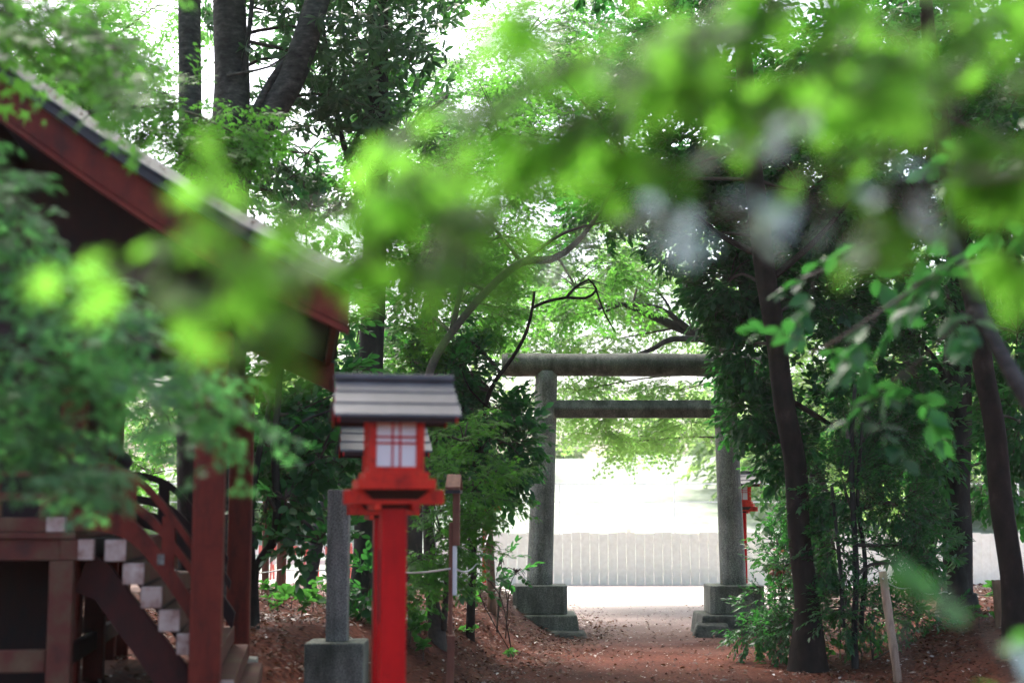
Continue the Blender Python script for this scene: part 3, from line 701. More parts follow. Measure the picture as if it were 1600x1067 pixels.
# steps
st = .0915; sr = .1165
for k in range(8):
    u = -.456+st*k; z = 1.31-sr*k
    s_ = MB().box((u-.05, .0, z-.053), (u+.05, 2.0, z+.05)).build('step', M['wornwood'], sh, bevel=.006)
    MB().box((u-.0525, -.018, z-.0555), (u+.0525, -.001, z+.0525)).build('painted_end', M['whitewood'], s_, bevel=.006)
for v in (.11, 1.9):
    MB().strip([(-.60, 1.30), (-.50, 1.24), (.15, .41)], [(-.66, 1.10), (-.56, 1.06), (-.05, .36)], fuv, v-.03, v+.03).build('stringer', M['redwood_shaded'], sh)
MB().box((-.02, .005, .30), (.06, 2.0, .46)).build('bottom_step', M['granite_dark'], sh, bevel=.01)
for k in range(7):
    u = -.456+st*k; z = 1.31-sr*k
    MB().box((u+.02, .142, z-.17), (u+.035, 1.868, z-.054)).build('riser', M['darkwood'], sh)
# curved stair rails
def bez(P, n=22):
    P = [np.array((p[0], 0, p[1], 0.)) for p in P]; q = catmull(P, .03); return [(a[0], a[2]) for a in q]
low = bez([(-.80, 1.455), (-.62, 1.462), (-.48, 1.45), (-.36, 1.395), (-.26, 1.285), (-.16, 1.15), (-.05, .985), (.06, .82)])
up_ = bez([(-.84, 1.585), (-.62, 1.583), (-.47, 1.565), (-.34, 1.51), (-.22, 1.39), (-.12, 1.265), (-.05, 1.165), (.03, 1.04)])
def rails(v, m):
    MB().strip([(a, b+.05) for a, b in low], [(a-.015, b-.055) for a, b in low], fuv, v-.03, v+.03).build('stair_rail', M[m], sh)
    MB().strip([(a, b+.024) for a, b in up_], [(a-.008, b-.026) for a, b in up_], fuv, v-.025, v+.025).build('stair_rail', M[m], sh)
    tp = [(a-.02, b+.155) for a, b in up_ if a > -.6]
    MB().strip([(a, b+.02) for a, b in tp], [(a-.008, b-.024) for a, b in tp], fuv, v-.028, v+.028).build('stair_rail', M[m], sh)
    for u, z0, z1 in ((-.40, 1.40, 1.70), (-.2, 1.18, 1.48)):
        MB().box((u-.034, v-.022, z0), (u+.034, v+.022, z1)).build('rail_post', M[m], sh, bevel=.004)
rails(.045, 'redwood'); rails(1.85, 'darkwood')
for v in (.2, 1.85):
    np_ = MB().box((-.70, v-.045, 1.402), (-.61, v+.045, 1.72)).build('newel_post', M['redwood'], sh, bevel=.008)
    MB().lathe([(.03, 0), (.052, .01), (.055, .03), (.04, .045), (.035, .055), (.05, .075), (.055, .10), (.04, .135), (.012, .16), (.003, .17)], (-.655, v, 1.72), 20).build('finial', M['blackmetal'], np_, smooth=True)
MB().box((-.252, .008, 1.235), (-.216, .0145, 1.29)).build('metal_bracket', M['granite'], sh, bevel=.002)

# ------------------------------------------------------------------ small built things
sp = empty('stone_pillar', (-1.207, 10, .25), label='slim square granite pillar on a granite block left of the front lantern', cat='stone pillar')
MB().box((-.073, -.073, .37), (.073, .073, 1.405)).build('shaft', M['granite'], sp, bevel=.006)
MB().box((-.2, -.2, -.3), (.2, .2, .37)).build('base_block', M['granite_dark'], sp, bevel=.012)
nb = empty('notice_post', (-.41, 10, 0), label='thin brown wooden notice post with little gabled cap right of the lantern', cat='notice post')
MB().box((-.028, -.02, -.2), (-.002, .02, 1.43)).build('post', M['brownwood'], nb, bevel=.003)
MB().box((-.001, -.035, 1.27), (.046, .03, 1.66)).build('board', M['brownwood'], nb, bevel=.003)
MB().box((-.0005, -.03, .93), (.026, .02, 1.268)).build('paper_sheet', M['paper'], nb, bevel=.003)
cp = MB()
for s in (-1, 1):
    cp.quadbox([(-.045, 0, 1.745), (.055, 0, 1.745), (.058, s*.10, 1.655), (-.048, s*.10, 1.655), (-.045, 0, 1.765), (.055, 0, 1.765), (.058, s*.10, 1.675), (-.048, s*.10, 1.675)])
cp.build('cap', M['brownwood'], nb, bevel=.003)
MB().box((-.046, -.098, 1.63), (.056, .098, 1.653)).build('cap_edge', M['blackmetal'], nb)
MB().box((-.001, -.018, 1.655), (.02, .018, 1.74)).build('neck', M['brownwood'], nb, bevel=.002)
nb.rotation_euler = (0, 0, math.radians(-3))
def stake(p, top, r, mat, label, cat='stake', n=10, group=None, knots=False, square=False):
    p = Vector(p); root = empty('stake', p, label=label, cat=cat, group=group)
    d = Vector(top)-p; k = 12
    rr = [r*(1+(.12 if knots and i in (4, 8) else 0)+.03*math.sin(i*2.3)) for i in range(k+1)]
    MB().tube([d*(i/k)-Vector((0, 0, .15 if i == 0 else 0)) for i in range(k+1)], rr, 4 if square else n, rough=.03, seed=int(px_hash(label))).build('pole', mat, root, smooth=not square)
    return root
def px_hash(s): return sum(ord(c)*(i+1) for i, c in enumerate(s)) % 1000
sk = stake(W(703, 1085, 9.8), W(705, 992, 9.8), .035, M['brownwood'], 'short thick brown stake leaning against the foot of the notice post', square=True)
stake(W(414, 938, 15.5), W(416, 770, 15.5), .038, M['brownwood'], 'thinner of two upright brown poles left of the stone pillar')
stake(W(439, 918, 16.5), W(442, 765, 16.5), .055, M['brownwood'], 'thicker of two upright brown poles left of the stone pillar')
s3 = stake(W(769, 950, 16.5), W(762, 812, 16.5), .053, M['stakewood'], 'brown stake with pale cap in front of the far red lantern post')
MB().lathe([(.056, 0), (.058, .012), (.05, .02)], tuple(Vector(W(762, 812, 16.5))-Vector(s3.location)), 12).build('pole_cap', M['rope'], s3)
stake(W(1404, 1068, 12.4), W(1379, 893, 12.6), .036, M['bamboo'], 'pale bamboo stake leaning left on the right bank', knots=True)
stake(W(1572, 1005, 13.8), W(1564, 906, 13.8), .085, M['stakewood'], 'stout log stake beside the leaning dark trunk at right')
def rope(pts, label, sag=.1, r=.007):
    P = []
    for a, b in zip(pts[:-1], pts[1:]):
        a = Vector(a); b = Vector(b)
        for k in range(10):
            t = k/10; q = a.lerp(b, t); q.z -= sag*4*t*(1-t)*(b-a).length*.25; P.append(q)
    P.append(Vector(pts[-1])); b0 = Vector((P[0].x, P[0].y, P[0].z))
    o = MB().tube([p-b0 for p in P], r, 6).build('rope', M['rope'], None, smooth=True); o.location = b0
    tag(o, label, 'rope'); return o
rope([W(330, 885, 12.5), W(440, 889, 16.3), W(568, 882, 13.85), W(703, 888, 9.97)], 'white rope strung from the brown poles to the notice post', .05)
rope([W(709, 886, 10.03), W(765, 826, 16.4)], 'white rope rising from the notice post to the capped stake', .12)
rope([W(1379, 903, 12.52), W(1420, 918, 13.9), W(1475, 924, 15.35), W(1522, 926, 15.3), W(1563, 920, 13.75)], 'white rope tied from bamboo stake round a trunk to the log stake', .1, .006)
rope([W(672, 790, 13.37), W(681, 850, 13.37), W(683, 905, 13.37)], 'loose pale cord hanging down the slim trunk behind the lantern', .02, .006)
# far fence, rail and barrier
fe = empty('picket_fence', (2, 30, 0), label='long pale board fence across the bright lot behind the torii', cat='fence')
mb = MB(); x = -3.6
while x < 16:
    h = 1.07+.02*math.sin(x*7); mb.box((x, -.012, -.05), (x+.1845, .012, h)); x += .19
mb.build('board_panel', M['fence'], fe)
MB().box((-3.6, .0125, .85), (16, .06, .93)).box((-3.6, .0125, .25), (16, .06, .33)).build('rail', M['fence'], fe)
x = -3.6
for k in range(10): MB().box((x, .061, -.1), (x+.09, .15, 1.15)).build('post', M['fence'], fe); x += 2.0
gr = empty('guard_rail', (0, 38, 0), label='thin pale guard rail along the bank beyond the fence', cat='guard rail')
MB().box((-14, -.02, 2.23), (26, .02, 2.265)).box((-14, -.015, 1.76), (26, .015, 1.785)).build('rail', M['rail'], gr)
for k in range(14): MB().box((-14+k*3.05, .031, .0), (-13.965+k*3.05, .06, 2.27)).build('post', M['rail'], gr)
GB = 'red and white barriers on the lot'
for k in range(4):
    b = empty('barrier', W(408+52*k, 905, 29+.4*k), label=('leftmost red and white barrier on the bright lot, half behind the shrine pillar', 'red and white barrier between the two brown poles and the leaning stem',
              'red and white barrier behind the leaning grey stem', 'red and white barrier behind the slim granite pillar')[k], cat='barrier', group=GB)
    mb = MB()
    for i in range(5): mb.box((-.3+.12*i, -.015, .5), (-.3+.12*i+.12, .015, .68), i % 2)
    mb.build('board', [M['barrier_red'], M['barrier_white']], b)
    MB().box((-.3, -.018, .3), (.3, .0, .4)).build('lower_board', M['barrier_white'], b)
    for s in (-1, 1):
        MB().beam((s*.22, -.2, 0), (s*.22, -.016, .75), .04, .04).beam((s*.22, .2, 0), (s*.22, .02, .75), .04, .04).build('leg', M['barrier_red'], b)
#@@TREES
# ------------------------------------------------------------------ trees and shrubs
def T(name, label, cat, tr, limbs=(), **kw):
    """tr, limbs: [(px,py,width_px,Y)] foot first"""
    p = pxpath(tr); x, y = p[0][0], p[0][1]; gz = float(ground_h(x, y))
    r0 = p[0][3]
    if p[0][2] > gz+.02: p = [(x, y, gz-.1, r0*1.25)]+p
    else: p[0] = (x, y, gz-.12, r0*1.5); p.insert(1, (x, y, gz+.03, r0*1.18)); p.insert(2, (x+(p[2][0]-x)*.15, y, gz+.2, r0*1.02))
    return plant(name, label, cat, (x, y, gz), p, [pxpath(l) for l in limbs], **kw)
def B(name, label, cat, px, Y, **kw):
    """shrub without a trunk in view, foot under column px at distance Y"""
    w = W(px, 900, Y); gz = float(ground_h(w.x, Y))
    return plant(name, label, cat, (w.x, Y, gz), **kw)

# --- left: tall grey trunks over the shrine roof
T('tall_tree', 'straight grey trunk rising behind the shrine roof, left one of the pair', 'tree',
  [(300, 1010, 52, 12.6), (300, 760, 46, 12.6), (301, 500, 42, 12.6), (299, 250, 38, 12.6), (296, 100, 36, 12.6), (296, -60, 35, 12.6), (298, -500, 26, 12.6), (300, -800, 14, 12.6)],
  bark='bark_pale', seed=3, crown=[(300, -420, 12.6, 420, 240, 1.8, 700), (120, -220, 12.8, 260, 160, 1.5, 300)], crowns=[([((-3.2, 9.5, 9.0), 0, None, 3., 1.5, 3., 520)], 'broad', .25, .4, 1.5, -.1)], species='broadmid', gap=.6)  # last crown: unseen canopy added overhead to shade the hall
T('tall_tree', 'thick knotty grey trunk with a curving limb behind the shrine roof, right of the pair', 'tree',
  [(352, 1000, 66, 13.2), (354, 700, 60, 13.2), (357, 420, 58, 13.2), (358, 240, 60, 13.2), (362, 120, 56, 13.2), (358, 0, 53, 13.2), (352, -120, 48, 13.2), (350, -500, 30, 13.3), (352, -760, 12, 13.3)],
  [[(358, 330, 44, 13.2), (380, 250, 44, 13.1), (415, 190, 43, 13.0), (452, 130, 42, 12.9), (478, 60, 41, 12.8), (500, -10, 38, 12.8), (535, -110, 30, 12.8), (600, -300, 14, 12.8)],
   [(380, 210, 10, 13.0), (400, 170, 13, 12.9), (425, 125, 13, 12.9), (449, 92, 12, 12.85)],
   [(381, 120, 8, 13.1), (392, 20, 8, 13.), (396, -40, 6, 13.)],
   [(355, 118, 5, 13.), (420, 105, 3.5, 12.8), (455, 80, 2.5, 12.7)]],
  bark='bark_pale', seed=4, species='bay', gap=.35, droop=-.35,
  crown=[(470, 90, 13.6, 95, 110, .6, 120), (560, 60, 13.4, 110, 120, .7, 190), (590, 170, 13.6, 80, 60, .5, 90), (430, 20, 14.2, 90, 70, .6, 90), (520, -120, 13.4, 200, 110, 1.2, 240), (640, -40, 14, 90, 80, .6, 60), (620, 110, 14.4, 50, 60, .4, 60), (480, 240, 14.2, 90, 50, .5, 90), (430, 300, 14.4, 80, 40, .5, 60), (290, 330, 14.6, 70, 40, .5, 40)], crowns=[([((-4.8, 7.2, 7.6), 0, None, 2.2, 1.4, 2.4, 420)], 'broad', .25, .4, 1.5, -.1)])  # last crown: out-of-view canopy added for shade, kept off the near boughs
T('tall_tree', 'slim dark trunk standing right behind the front lantern', 'tree',
  [(566, 985, 44, 14), (570, 880, 40, 14), (575, 760, 38, 14), (580, 600, 38, 14), (584, 450, 37, 14), (588, 300, 35, 14), (590, 120, 33, 14), (592, -100, 30, 14), (590, -500, 18, 14)],
  [[(588, 330, 12, 14), (545, 250, 10, 14), (520, 150, 8, 14), (505, 40, 6, 14)], [(590, 260, 12, 14), (640, 200, 9, 14.2), (700, 150, 6, 14.4)]],
  bark='bark', seed=5, species='broadmid', gap=.6, crown=[(620, 230, 14.6, 110, 110, .8, 160), (560, 340, 14.8, 90, 90, .6, 110), (640, -140, 14, 300, 140, 1.5, 420), (640, 400, 15, 70, 110, .6, 110)], crowns=[([((.3, 9.5, 8.6), 0, None, 2.6, 1.3, 2.8, 420)], 'broad', .25, .4, 1.5, -.1)])  # extra broadleaf crown out of view, added to dim the scene below
# --- maple hanging over the gate path, centre
T('maple_tree', 'slender maple with grey limb reaching right above the torii', 'tree',
  [(682, 1018, 25, 13.5), (676, 940, 21, 13.5), (671, 850, 19, 13.5), (668, 760, 18, 13.5), (662, 660, 14, 13.6), (672, 580, 13, 13.8), (705, 520, 12, 14), (760, 455, 12, 14.2), (815, 410, 13, 14.4), (862, 405, 12, 14.6), (900, 380, 9, 14.7), (938, 330, 6, 14.8), (980, 250, 5, 14.9)],
  [[(693, 985, 10, 13.45), (699, 900, 9, 13.4), (708, 850, 7, 13.4), (722, 790, 5, 13.4)], [(705, 520, 9, 14), (722, 440, 8, 14.2), (735, 350, 6, 14.4), (765, 280, 4, 14.6)], [(815, 410, 7, 14.4), (880, 365, 5, 14.6), (950, 345, 3, 14.8)]],
  bark='twig', seed=6, species='maple', gap=.7, flat=.6,
  crown=[(690, 300, 15.2, 120, 120, .8, 150), (780, 210, 15.5, 120, 120, .8, 150), (760, 380, 15.4, 130, 70, .7, 110), (880, 280, 15.6, 110, 110, .7, 120), (720, 470, 15.4, 90, 70, .6, 90), (900, 450, 15.8, 120, 50, .6, 70), (820, 60, 15.6, 130, 90, .8, 90), (680, 520, 15.4, 80, 60, .5, 70)],
  crowns=[([(725, 690, 13.2, 65, 60, .45, 80), (740, 765, 13.2, 60, 55, .45, 80), (690, 840, 13.1, 45, 70, .35, 60), (725, 840, 13.2, 28, 30, .25, 16), (655, 880, 13.0, 25, 60, .3, 30)], 'maple_crisp', .35, .5, .85, -.3)])
T('evergreen_tree', 'dark glossy broadleaf with a bare reddish leader left of the torii', 'tree',
  [(735, 985, 14, 14.6), (738, 860, 13, 14.6), (742, 760, 13, 14.6), (750, 680, 8, 14.6), (766, 610, 7, 14.6), (800, 560, 6, 14.6), (822, 520, 5.5, 14.6), (832, 480, 4.5, 14.6), (835, 455, 4, 14.6)],
  [[(830, 482, 5, 14.6), (852, 472, 5, 14.6), (885, 465, 5, 14.6), (915, 466, 4.5, 14.6), (932, 452, 4, 14.6), (918, 435, 2.5, 14.6)], [(885, 465, 5, 14.6), (900, 448, 4, 14.6), (918, 438, 3.5, 14.6)],
   [(766, 640, 4, 14.6), (735, 610, 3, 14.5), (722, 580, 2, 14.5)], [(932, 455, 3, 14.6), (945, 490, 2.5, 14.7), (962, 520, 1.5, 14.7)]],
  bark='bark_red', seed=7, species='broad', gap=.25,
  crown=[(715, 590, 14.9, 50, 40, .4, 120), (680, 610, 15, 60, 60, .45, 130), (768, 640, 14.9, 40, 30, .35, 100), (785, 690, 14.8, 50, 50, .4, 170), (740, 720, 15, 80, 60, .5, 190), (720, 655, 15, 60, 50, .4, 120), (700, 540, 15.3, 55, 60, .4, 80), (640, 560, 15.4, 60, 70, .4, 70), (765, 750, 14.9, 45, 35, .35, 50)])
# --- left shrubs between shrine and lantern
T('camellia_tree', 'broad-leaved small tree with two curving stems right of the shrine pillar', 'tree',
  [(398, 965, 15, 11.4), (398, 890, 15, 11.4), (425, 850, 14, 11.4), (433, 800, 13, 11.4), (430, 730, 13, 11.4), (430, 680, 11, 11.4), (436, 610, 10, 11.5), (440, 540, 8, 11.6)],
  [[(394, 890, 12, 11.4), (391, 800, 13, 11.4), (399, 740, 11, 11.4), (408, 690, 9, 11.4), (425, 620, 8, 11.5)],
   [(433, 832, 4, 11.4), (446, 826, 4, 11.4), (475, 842, 3.5, 11.3), (500, 850, 3, 11.3)], [(430, 700, 7, 11.4), (470, 660, 5, 11.5), (520, 640, 3, 11.6)]],
  bark='bark', seed=8, species='round', gap=.45, crown=[(470, 640, 11.8, 70, 50, .4, 120), (500, 715, 11.6, 60, 35, .3, 90), (420, 700, 11.6, 40, 60, .3, 70), (445, 780, 11.3, 32, 26, .2, 30), (415, 800, 11.4, 22, 22, .2, 16), (480, 580, 12, 70, 45, .4, 70), (500, 845, 11.2, 45, 26, .2, 30), (420, 630, 12, 50, 60, .4, 70)])
T('leaning_tree', 'leaning grey stem with stubby bark leaning behind the slim granite pillar', 'tree',
  [(484, 910, 20, 15.2), (494, 850, 21, 15.2), (506, 800, 22, 15.2), (522, 750, 22, 15.2), (534, 700, 21, 15.2), (548, 640, 20, 15.3), (568, 540, 17, 15.4), (575, 460, 12, 15.5)],
  bark='bark_pale', seed=9, rough=.16, species='bay', gap=.4, crown=[(530, 690, 15.6, 40, 55, .3, 26), (508, 765, 15.1, 18, 18, .15, 4), (560, 520, 15.8, 70, 70, .5, 60)])
T('pale_tree', 'thin pale stem bending up past the end of the shrine eave', 'tree',
  [(390, 930, 11, 12.2), (392, 790, 11, 12.2), (398, 700, 11, 12.2), (414, 625, 11, 12.2), (433, 570, 11, 12.2), (450, 520, 10, 12.2), (470, 420, 8, 12.3)],
  bark='bark_pale', seed=10, species='round', gap=.5, crown=[(480, 400, 12.6, 70, 80, .5, 60), (500, 490, 12.8, 60, 60, .5, 50)])
T('dark_tree', 'dark rugged trunk seen under the shrine roof behind the stair rail', 'tree',
  [(300, 985, 60, 11.2), (300, 880, 52, 11.2), (302, 760, 48, 11.2), (303, 640, 46, 11.2), (300, 520, 42, 11.2), (295, 420, 38, 11.2)],
  bark='bark', seed=12, rough=.12, species='maple_blue', gap=.5, crown=[(250, 640, 12.2, 60, 60, .5, 60), (180, 560, 12.6, 80, 60, .5, 50)])
# --- right side
T('evergreen_tree', 'tall dark trunk leaning left beside the right foot of the torii', 'tree',
  [(1266, 1046, 54, 13.8), (1262, 950, 39, 13.8), (1250, 850, 35, 13.8), (1241, 730, 34, 13.85), (1226, 640, 33, 13.8), (1214, 540, 32, 13.8), (1200, 450, 31, 13.8), (1190, 370, 33, 13.8), (1178, 280, 31, 13.8), (1168, 180, 29, 13.8), (1160, 60, 26, 13.8), (1150, -120, 22, 13.8), (1140, -420, 12, 13.8)],
  [[(1225, 620, 10, 13.8), (1260, 640, 9, 14), (1300, 665, 7, 14.2)], [(1190, 400, 12, 13.8), (1130, 370, 9, 14.2), (1080, 330, 6, 14.6)], [(1200, 440, 12, 13.8), (1270, 380, 9, 14), (1340, 300, 6, 14.3)], [(1175, 260, 12, 13.8), (1110, 180, 9, 14.2), (1040, 130, 6, 14.8)]],
  bark='bark_red', seed=13, species='broad', gap=.3, rough=.12,
  crown=[(1140, 440, 14.8, 60, 60, .5, 378), (1230, 420, 15.2, 60, 80, .5, 324), (1180, 330, 15.2, 70, 70, .5, 324), (1172, 545, 14.9, 42, 60, .4, 256), (1180, 640, 14.9, 38, 50, .4, 162), (1222, 700, 14.7, 34, 45, .4, 108), (1100, 370, 15, 80, 45, .5, 216), (1050, 280, 15.4, 120, 80, .7, 567), (1150, 200, 15.2, 130, 100, .7, 648), (1010, 170, 15.6, 100, 80, .7, 351), (1090, 60, 15.4, 160, 90, .9, 621), (960, 330, 15.8, 60, 45, .4, 81), (1260, 300, 14.8, 100, 110, .7, 567), (1290, 480, 14.6, 90, 90, .6, 264), (1100, -160, 14, 320, 150, 1.6, 675)], crowns=[([((3.2, 9.0, 8.4), 0, None, 2.6, 1.5, 3.2, 520)], 'broad', .25, .4, 1.5, -.1)])  # extra crown above the view, put in to cut the overhead light
T('evergreen_tree', 'upright dark trunk with rope tied round it on the right bank', 'tree',
  [(1502, 1000, 56, 15.4), (1499, 930, 46, 15.4), (1496, 830, 44, 15.4), (1494, 700, 43, 15.4), (1496, 560, 42, 15.4), (1500, 420, 40, 15.4), (1500, 250, 36, 15.4), (1500, 0, 30, 15.4), (1500, -400, 14, 15.4)],
  [[(1496, 640, 9, 15.4), (1460, 560, 8, 15.2), (1400, 500, 5, 15)], [(1496, 520, 12, 15.4), (1560, 440, 9, 15.2), (1600, 380, 6, 15)], [(1500, 330, 14, 15.4), (1420, 230, 10, 15.2), (1340, 170, 6, 15)]],
  bark='bark', seed=14, species='broad', gap=.3, rough=.12,
  crown=[(1400, 430, 15.2, 110, 90, .7, 396), (1390, 570, 15, 100, 80, .6, 359), (1330, 650, 14.9, 90, 70, .5, 226), (1420, 690, 15, 80, 80, .5, 226), (1540, 560, 15.9, 70, 120, .6, 486), (1560, 420, 16, 90, 90, .6, 297), (1400, 260, 15.4, 120, 90, .8, 594), (1550, 220, 15.6, 110, 120, .8, 594), (1450, 80, 15.6, 180, 120, 1., 864), (1300, 130, 15.6, 120, 100, .8, 567), (1560, 720, 16, 60, 90, .5, 175), (1480, -180, 15, 340, 160, 1.6, 675)], crowns=[([((6.2, 11.5, 8.8), 0, None, 2.6, 2., 3.5, 520), ((8.5, 14, 5.5), 0, None, 1.8, 2.5, 3., 400)], 'broad', .25, .4, 1.5, -.1)])  # two unseen crowns added at the end to shade the right side
T('evergreen_tree', 'blackish trunk leaning left at the right edge of the photo', 'tree',
  [(1592, 1010, 52, 12.2), (1584, 920, 38, 12.2), (1568, 800, 35, 12.2), (1556, 680, 33, 12.2), (1539, 590, 32, 12.2), (1526, 490, 30, 12.2), (1508, 410, 33, 12.2), (1490, 320, 30, 12.2), (1470, 200, 26, 12.2), (1450, 40, 22, 12.2), (1430, -200, 14, 12.2)],
  [[(1536, 500, 26, 12.2), (1560, 545, 22, 12.), (1590, 600, 20, 11.8), (1640, 690, 18, 11.6)], [(1490, 320, 10, 12.2), (1560, 240, 8, 12), (1620, 180, 5, 12)]],
  bark='bark_red', seed=15, species='broad', gap=.35, rough=.12,
  crown=[(1580, 330, 12.4, 80, 110, .6, 270), (1590, 150, 12.4, 90, 120, .7, 270), (1590, 520, 13.6, 40, 80, .5, 121), (1430, 130, 12.6, 120, 90, .8, 202), (1340, 60, 12.8, 90, 70, .6, 148), (1600, 660, 13.4, 50, 70, .4, 121)], crowns=[([((5.5, 6.5, 7.0), 0, None, 2.2, 1.5, 3., 420), ((6.5, 9.0, 4.5), 0, None, 1.5, 2., 2.5, 260)], 'broad', .25, .4, 1.5, -.1)])  # last two crowns are unseen, added to darken the right bank
T('slender_tree', 'cluster of thin dark stems with small leaves behind the bamboo stake', 'shrub',
  [(1335, 985, 10, 13.6), (1338, 900, 9, 13.6), (1333, 800, 9, 13.6), (1330, 700, 8, 13.6), (1336, 600, 6, 13.6)],
  [[(1345, 985, 8, 13.7), (1352, 880, 7, 13.7), (1340, 780, 6, 13.7), (1348, 660, 5, 13.7)], [(1318, 980, 7, 13.5), (1312, 880, 6, 13.5), (1300, 760, 5, 13.5)]],
  bark='bark', seed=16, species='small', gap=.3, crown=[(1320, 760, 13.9, 75, 60, .4, 300), (1400, 790, 14.1, 60, 60, .4, 220), (1310, 860, 13.9, 60, 60, .4, 220), (1400, 880, 14, 45, 40, .35, 110), (1350, 690, 14.2, 90, 50, .4, 200), (1440, 840, 14.4, 40, 60, .3, 100)])
B('shrub', 'low leafy bush between the right torii base and the leaning trunk', 'shrub', 1215, 14.9, seed=17, species='small', gap=.25,
  crown=[(1225, 890, 14.9, 45, 45, .35, 170), (1210, 940, 14.8, 45, 40, .35, 170), (1240, 975, 14.3, 45, 40, .3, 140), (1180, 985, 14.6, 35, 22, .25, 60), (1245, 790, 15.2, 30, 50, .3, 80)])
B('shrub', 'bright-leaved bush behind the leaning trunk, its twigs reaching toward the torii post', 'shrub', 1225, 16.4, seed=18, species='broadmid', gap=.3,
  crown=[(1222, 800, 16.4, 26, 36, .3, 28), (1225, 850, 16.4, 26, 35, .3, 30), (1285, 800, 16.2, 40, 60, .3, 60), (1215, 735, 16.5, 28, 36, .3, 36)])
B('shrub', 'large-leaved bush left of the roped trunk', 'shrub', 1430, 15.2, seed=19, species='bay', gap=.3, droop=-.3,
  crown=[(1435, 850, 15.2, 40, 50, .3, 40), (1465, 800, 15.3, 30, 40, .3, 24), (1400, 830, 15, 40, 40, .3, 24)])
B('shrub', 'low dark undergrowth bush at the foot of the bamboo stake', 'shrub', 1360, 13.9, seed=20, species='small', gap=.3,
  crown=[(1320, 950, 13.7, 45, 40, .3, 150), (1380, 960, 14.2, 60, 30, .35, 130), (1450, 960, 14.6, 50, 22, .3, 80)])
B('shrub', 'young bush with reddish leaf tips beside the right torii base', 'shrub', 1190, 15.8, seed=21, species='reed', gap=.1, branches=True, droop=.2,
  crown=[(1215, 895, 15.8, 28, 28, .2, 10)])
B('shrub', 'dark bush at the foot of the slim trunk behind the granite pillar', 'shrub', 570, 13.0, seed=22, species='round', gap=.2,
  crown=[(575, 930, 13, 26, 50, .25, 60), (560, 980, 12.8, 22, 22, .2, 24)])
B('shrub', 'leafy sprouts at the left edge of the bright gap behind the notice post', 'shrub', 800, 15.0, seed=23, species='round', gap=.1,
  crown=[(732, 885, 14.2, 12, 30, .15, 8), (742, 905, 14.3, 22, 10, .12, 6)])
B('shrub', 'lone leafy twig reaching into the bright gap beside the left torii post', 'shrub', 790, 15.6, seed=24, species='round', gap=.0, extra=[[(W(775, 930, 15.6).x, 15.6, .1, .012), (*W(785, 895, 15.6), .008), (*W(805, 890, 15.6), .004)]],
  crown=[(783, 880, 15.6, 14, 18, .12, 8), (805, 897, 15.6, 16, 6, .1, 4)])
# --- sunlit maple beyond the gate
T('maple_tree', 'pale green maple in full light beyond the torii, branches spreading left', 'tree',
  [(1290, 930, 40, 23), (1280, 800, 36, 23), (1260, 700, 34, 23), (1220, 620, 30, 23), (1160, 570, 24, 23), (1110, 530, 19, 23), (1060, 512, 15, 23), (1010, 490, 11, 23), (965, 475, 7, 23), (915, 490, 4, 23)],
  [[(1085, 522, 11, 23), (1045, 490, 9, 22.8), (1015, 478, 8, 22.6), (975, 476, 5, 22.4), (930, 492, 4, 22.2), (860, 502, 3, 22)], [(1110, 530, 12, 23), (1050, 530, 9, 22.6), (1020, 545, 8, 22.4), (990, 556, 5, 22.3)],
   [(1160, 570, 16, 23), (1120, 500, 12, 23.4), (1060, 430, 8, 23.8), (1000, 380, 5, 24)], [(1060, 512, 6, 23), (1040, 470, 4, 23.2), (1025, 455, 3, 23.3)]],
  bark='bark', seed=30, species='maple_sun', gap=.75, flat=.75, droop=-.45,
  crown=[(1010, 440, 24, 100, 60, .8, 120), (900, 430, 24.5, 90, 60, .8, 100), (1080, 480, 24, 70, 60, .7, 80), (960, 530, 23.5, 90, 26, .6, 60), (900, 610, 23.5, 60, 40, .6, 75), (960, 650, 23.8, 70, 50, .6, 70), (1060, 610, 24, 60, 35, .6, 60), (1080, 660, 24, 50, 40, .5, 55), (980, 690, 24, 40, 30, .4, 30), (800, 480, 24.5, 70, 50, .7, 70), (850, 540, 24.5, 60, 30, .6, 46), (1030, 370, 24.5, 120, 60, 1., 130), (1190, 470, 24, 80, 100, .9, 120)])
T('maple_tree', 'bright maple behind the dark evergreens on the right, glimpsed through gaps', 'tree',
  [(1440, 930, 40, 22), (1440, 700, 36, 22), (1420, 500, 30, 22), (1400, 300, 22, 22)], bark='bark', seed=31, species='maple_sun', gap=.5, flat=.6, droop=-.3,
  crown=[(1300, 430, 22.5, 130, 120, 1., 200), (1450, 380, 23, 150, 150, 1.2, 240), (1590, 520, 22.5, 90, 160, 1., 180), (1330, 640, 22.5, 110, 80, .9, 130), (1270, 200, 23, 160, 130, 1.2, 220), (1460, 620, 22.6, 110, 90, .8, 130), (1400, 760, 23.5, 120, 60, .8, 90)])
T('maple_tree', 'light green maple filling the upper middle far behind the grey limb', 'tree',
  [(640, 930, 36, 20), (650, 700, 32, 20), (670, 500, 26, 20), (700, 300, 18, 20)], bark='bark', seed=32, species='maple', gap=.65, flat=.6, droop=-.25, size=1.35,
  crown=[(660, 420, 20.5, 110, 130, 1.2, 300), (780, 330, 21, 120, 130, 1.2, 300), (880, 200, 21.5, 130, 110, 1.2, 300), (740, 190, 21, 100, 60, .9, 150), (830, 110, 21, 80, 60, .9, 90), (600, 120, 20.8, 90, 90, .9, 110), (640, 260, 20.5, 80, 90, .9, 170), (930, 60, 21.5, 140, 90, 1.2, 300), (800, 470, 21.5, 90, 50, .8, 80), (640, 620, 20.5, 100, 60, .9, 90), (950, 390, 22, 90, 70, .8, 90)])
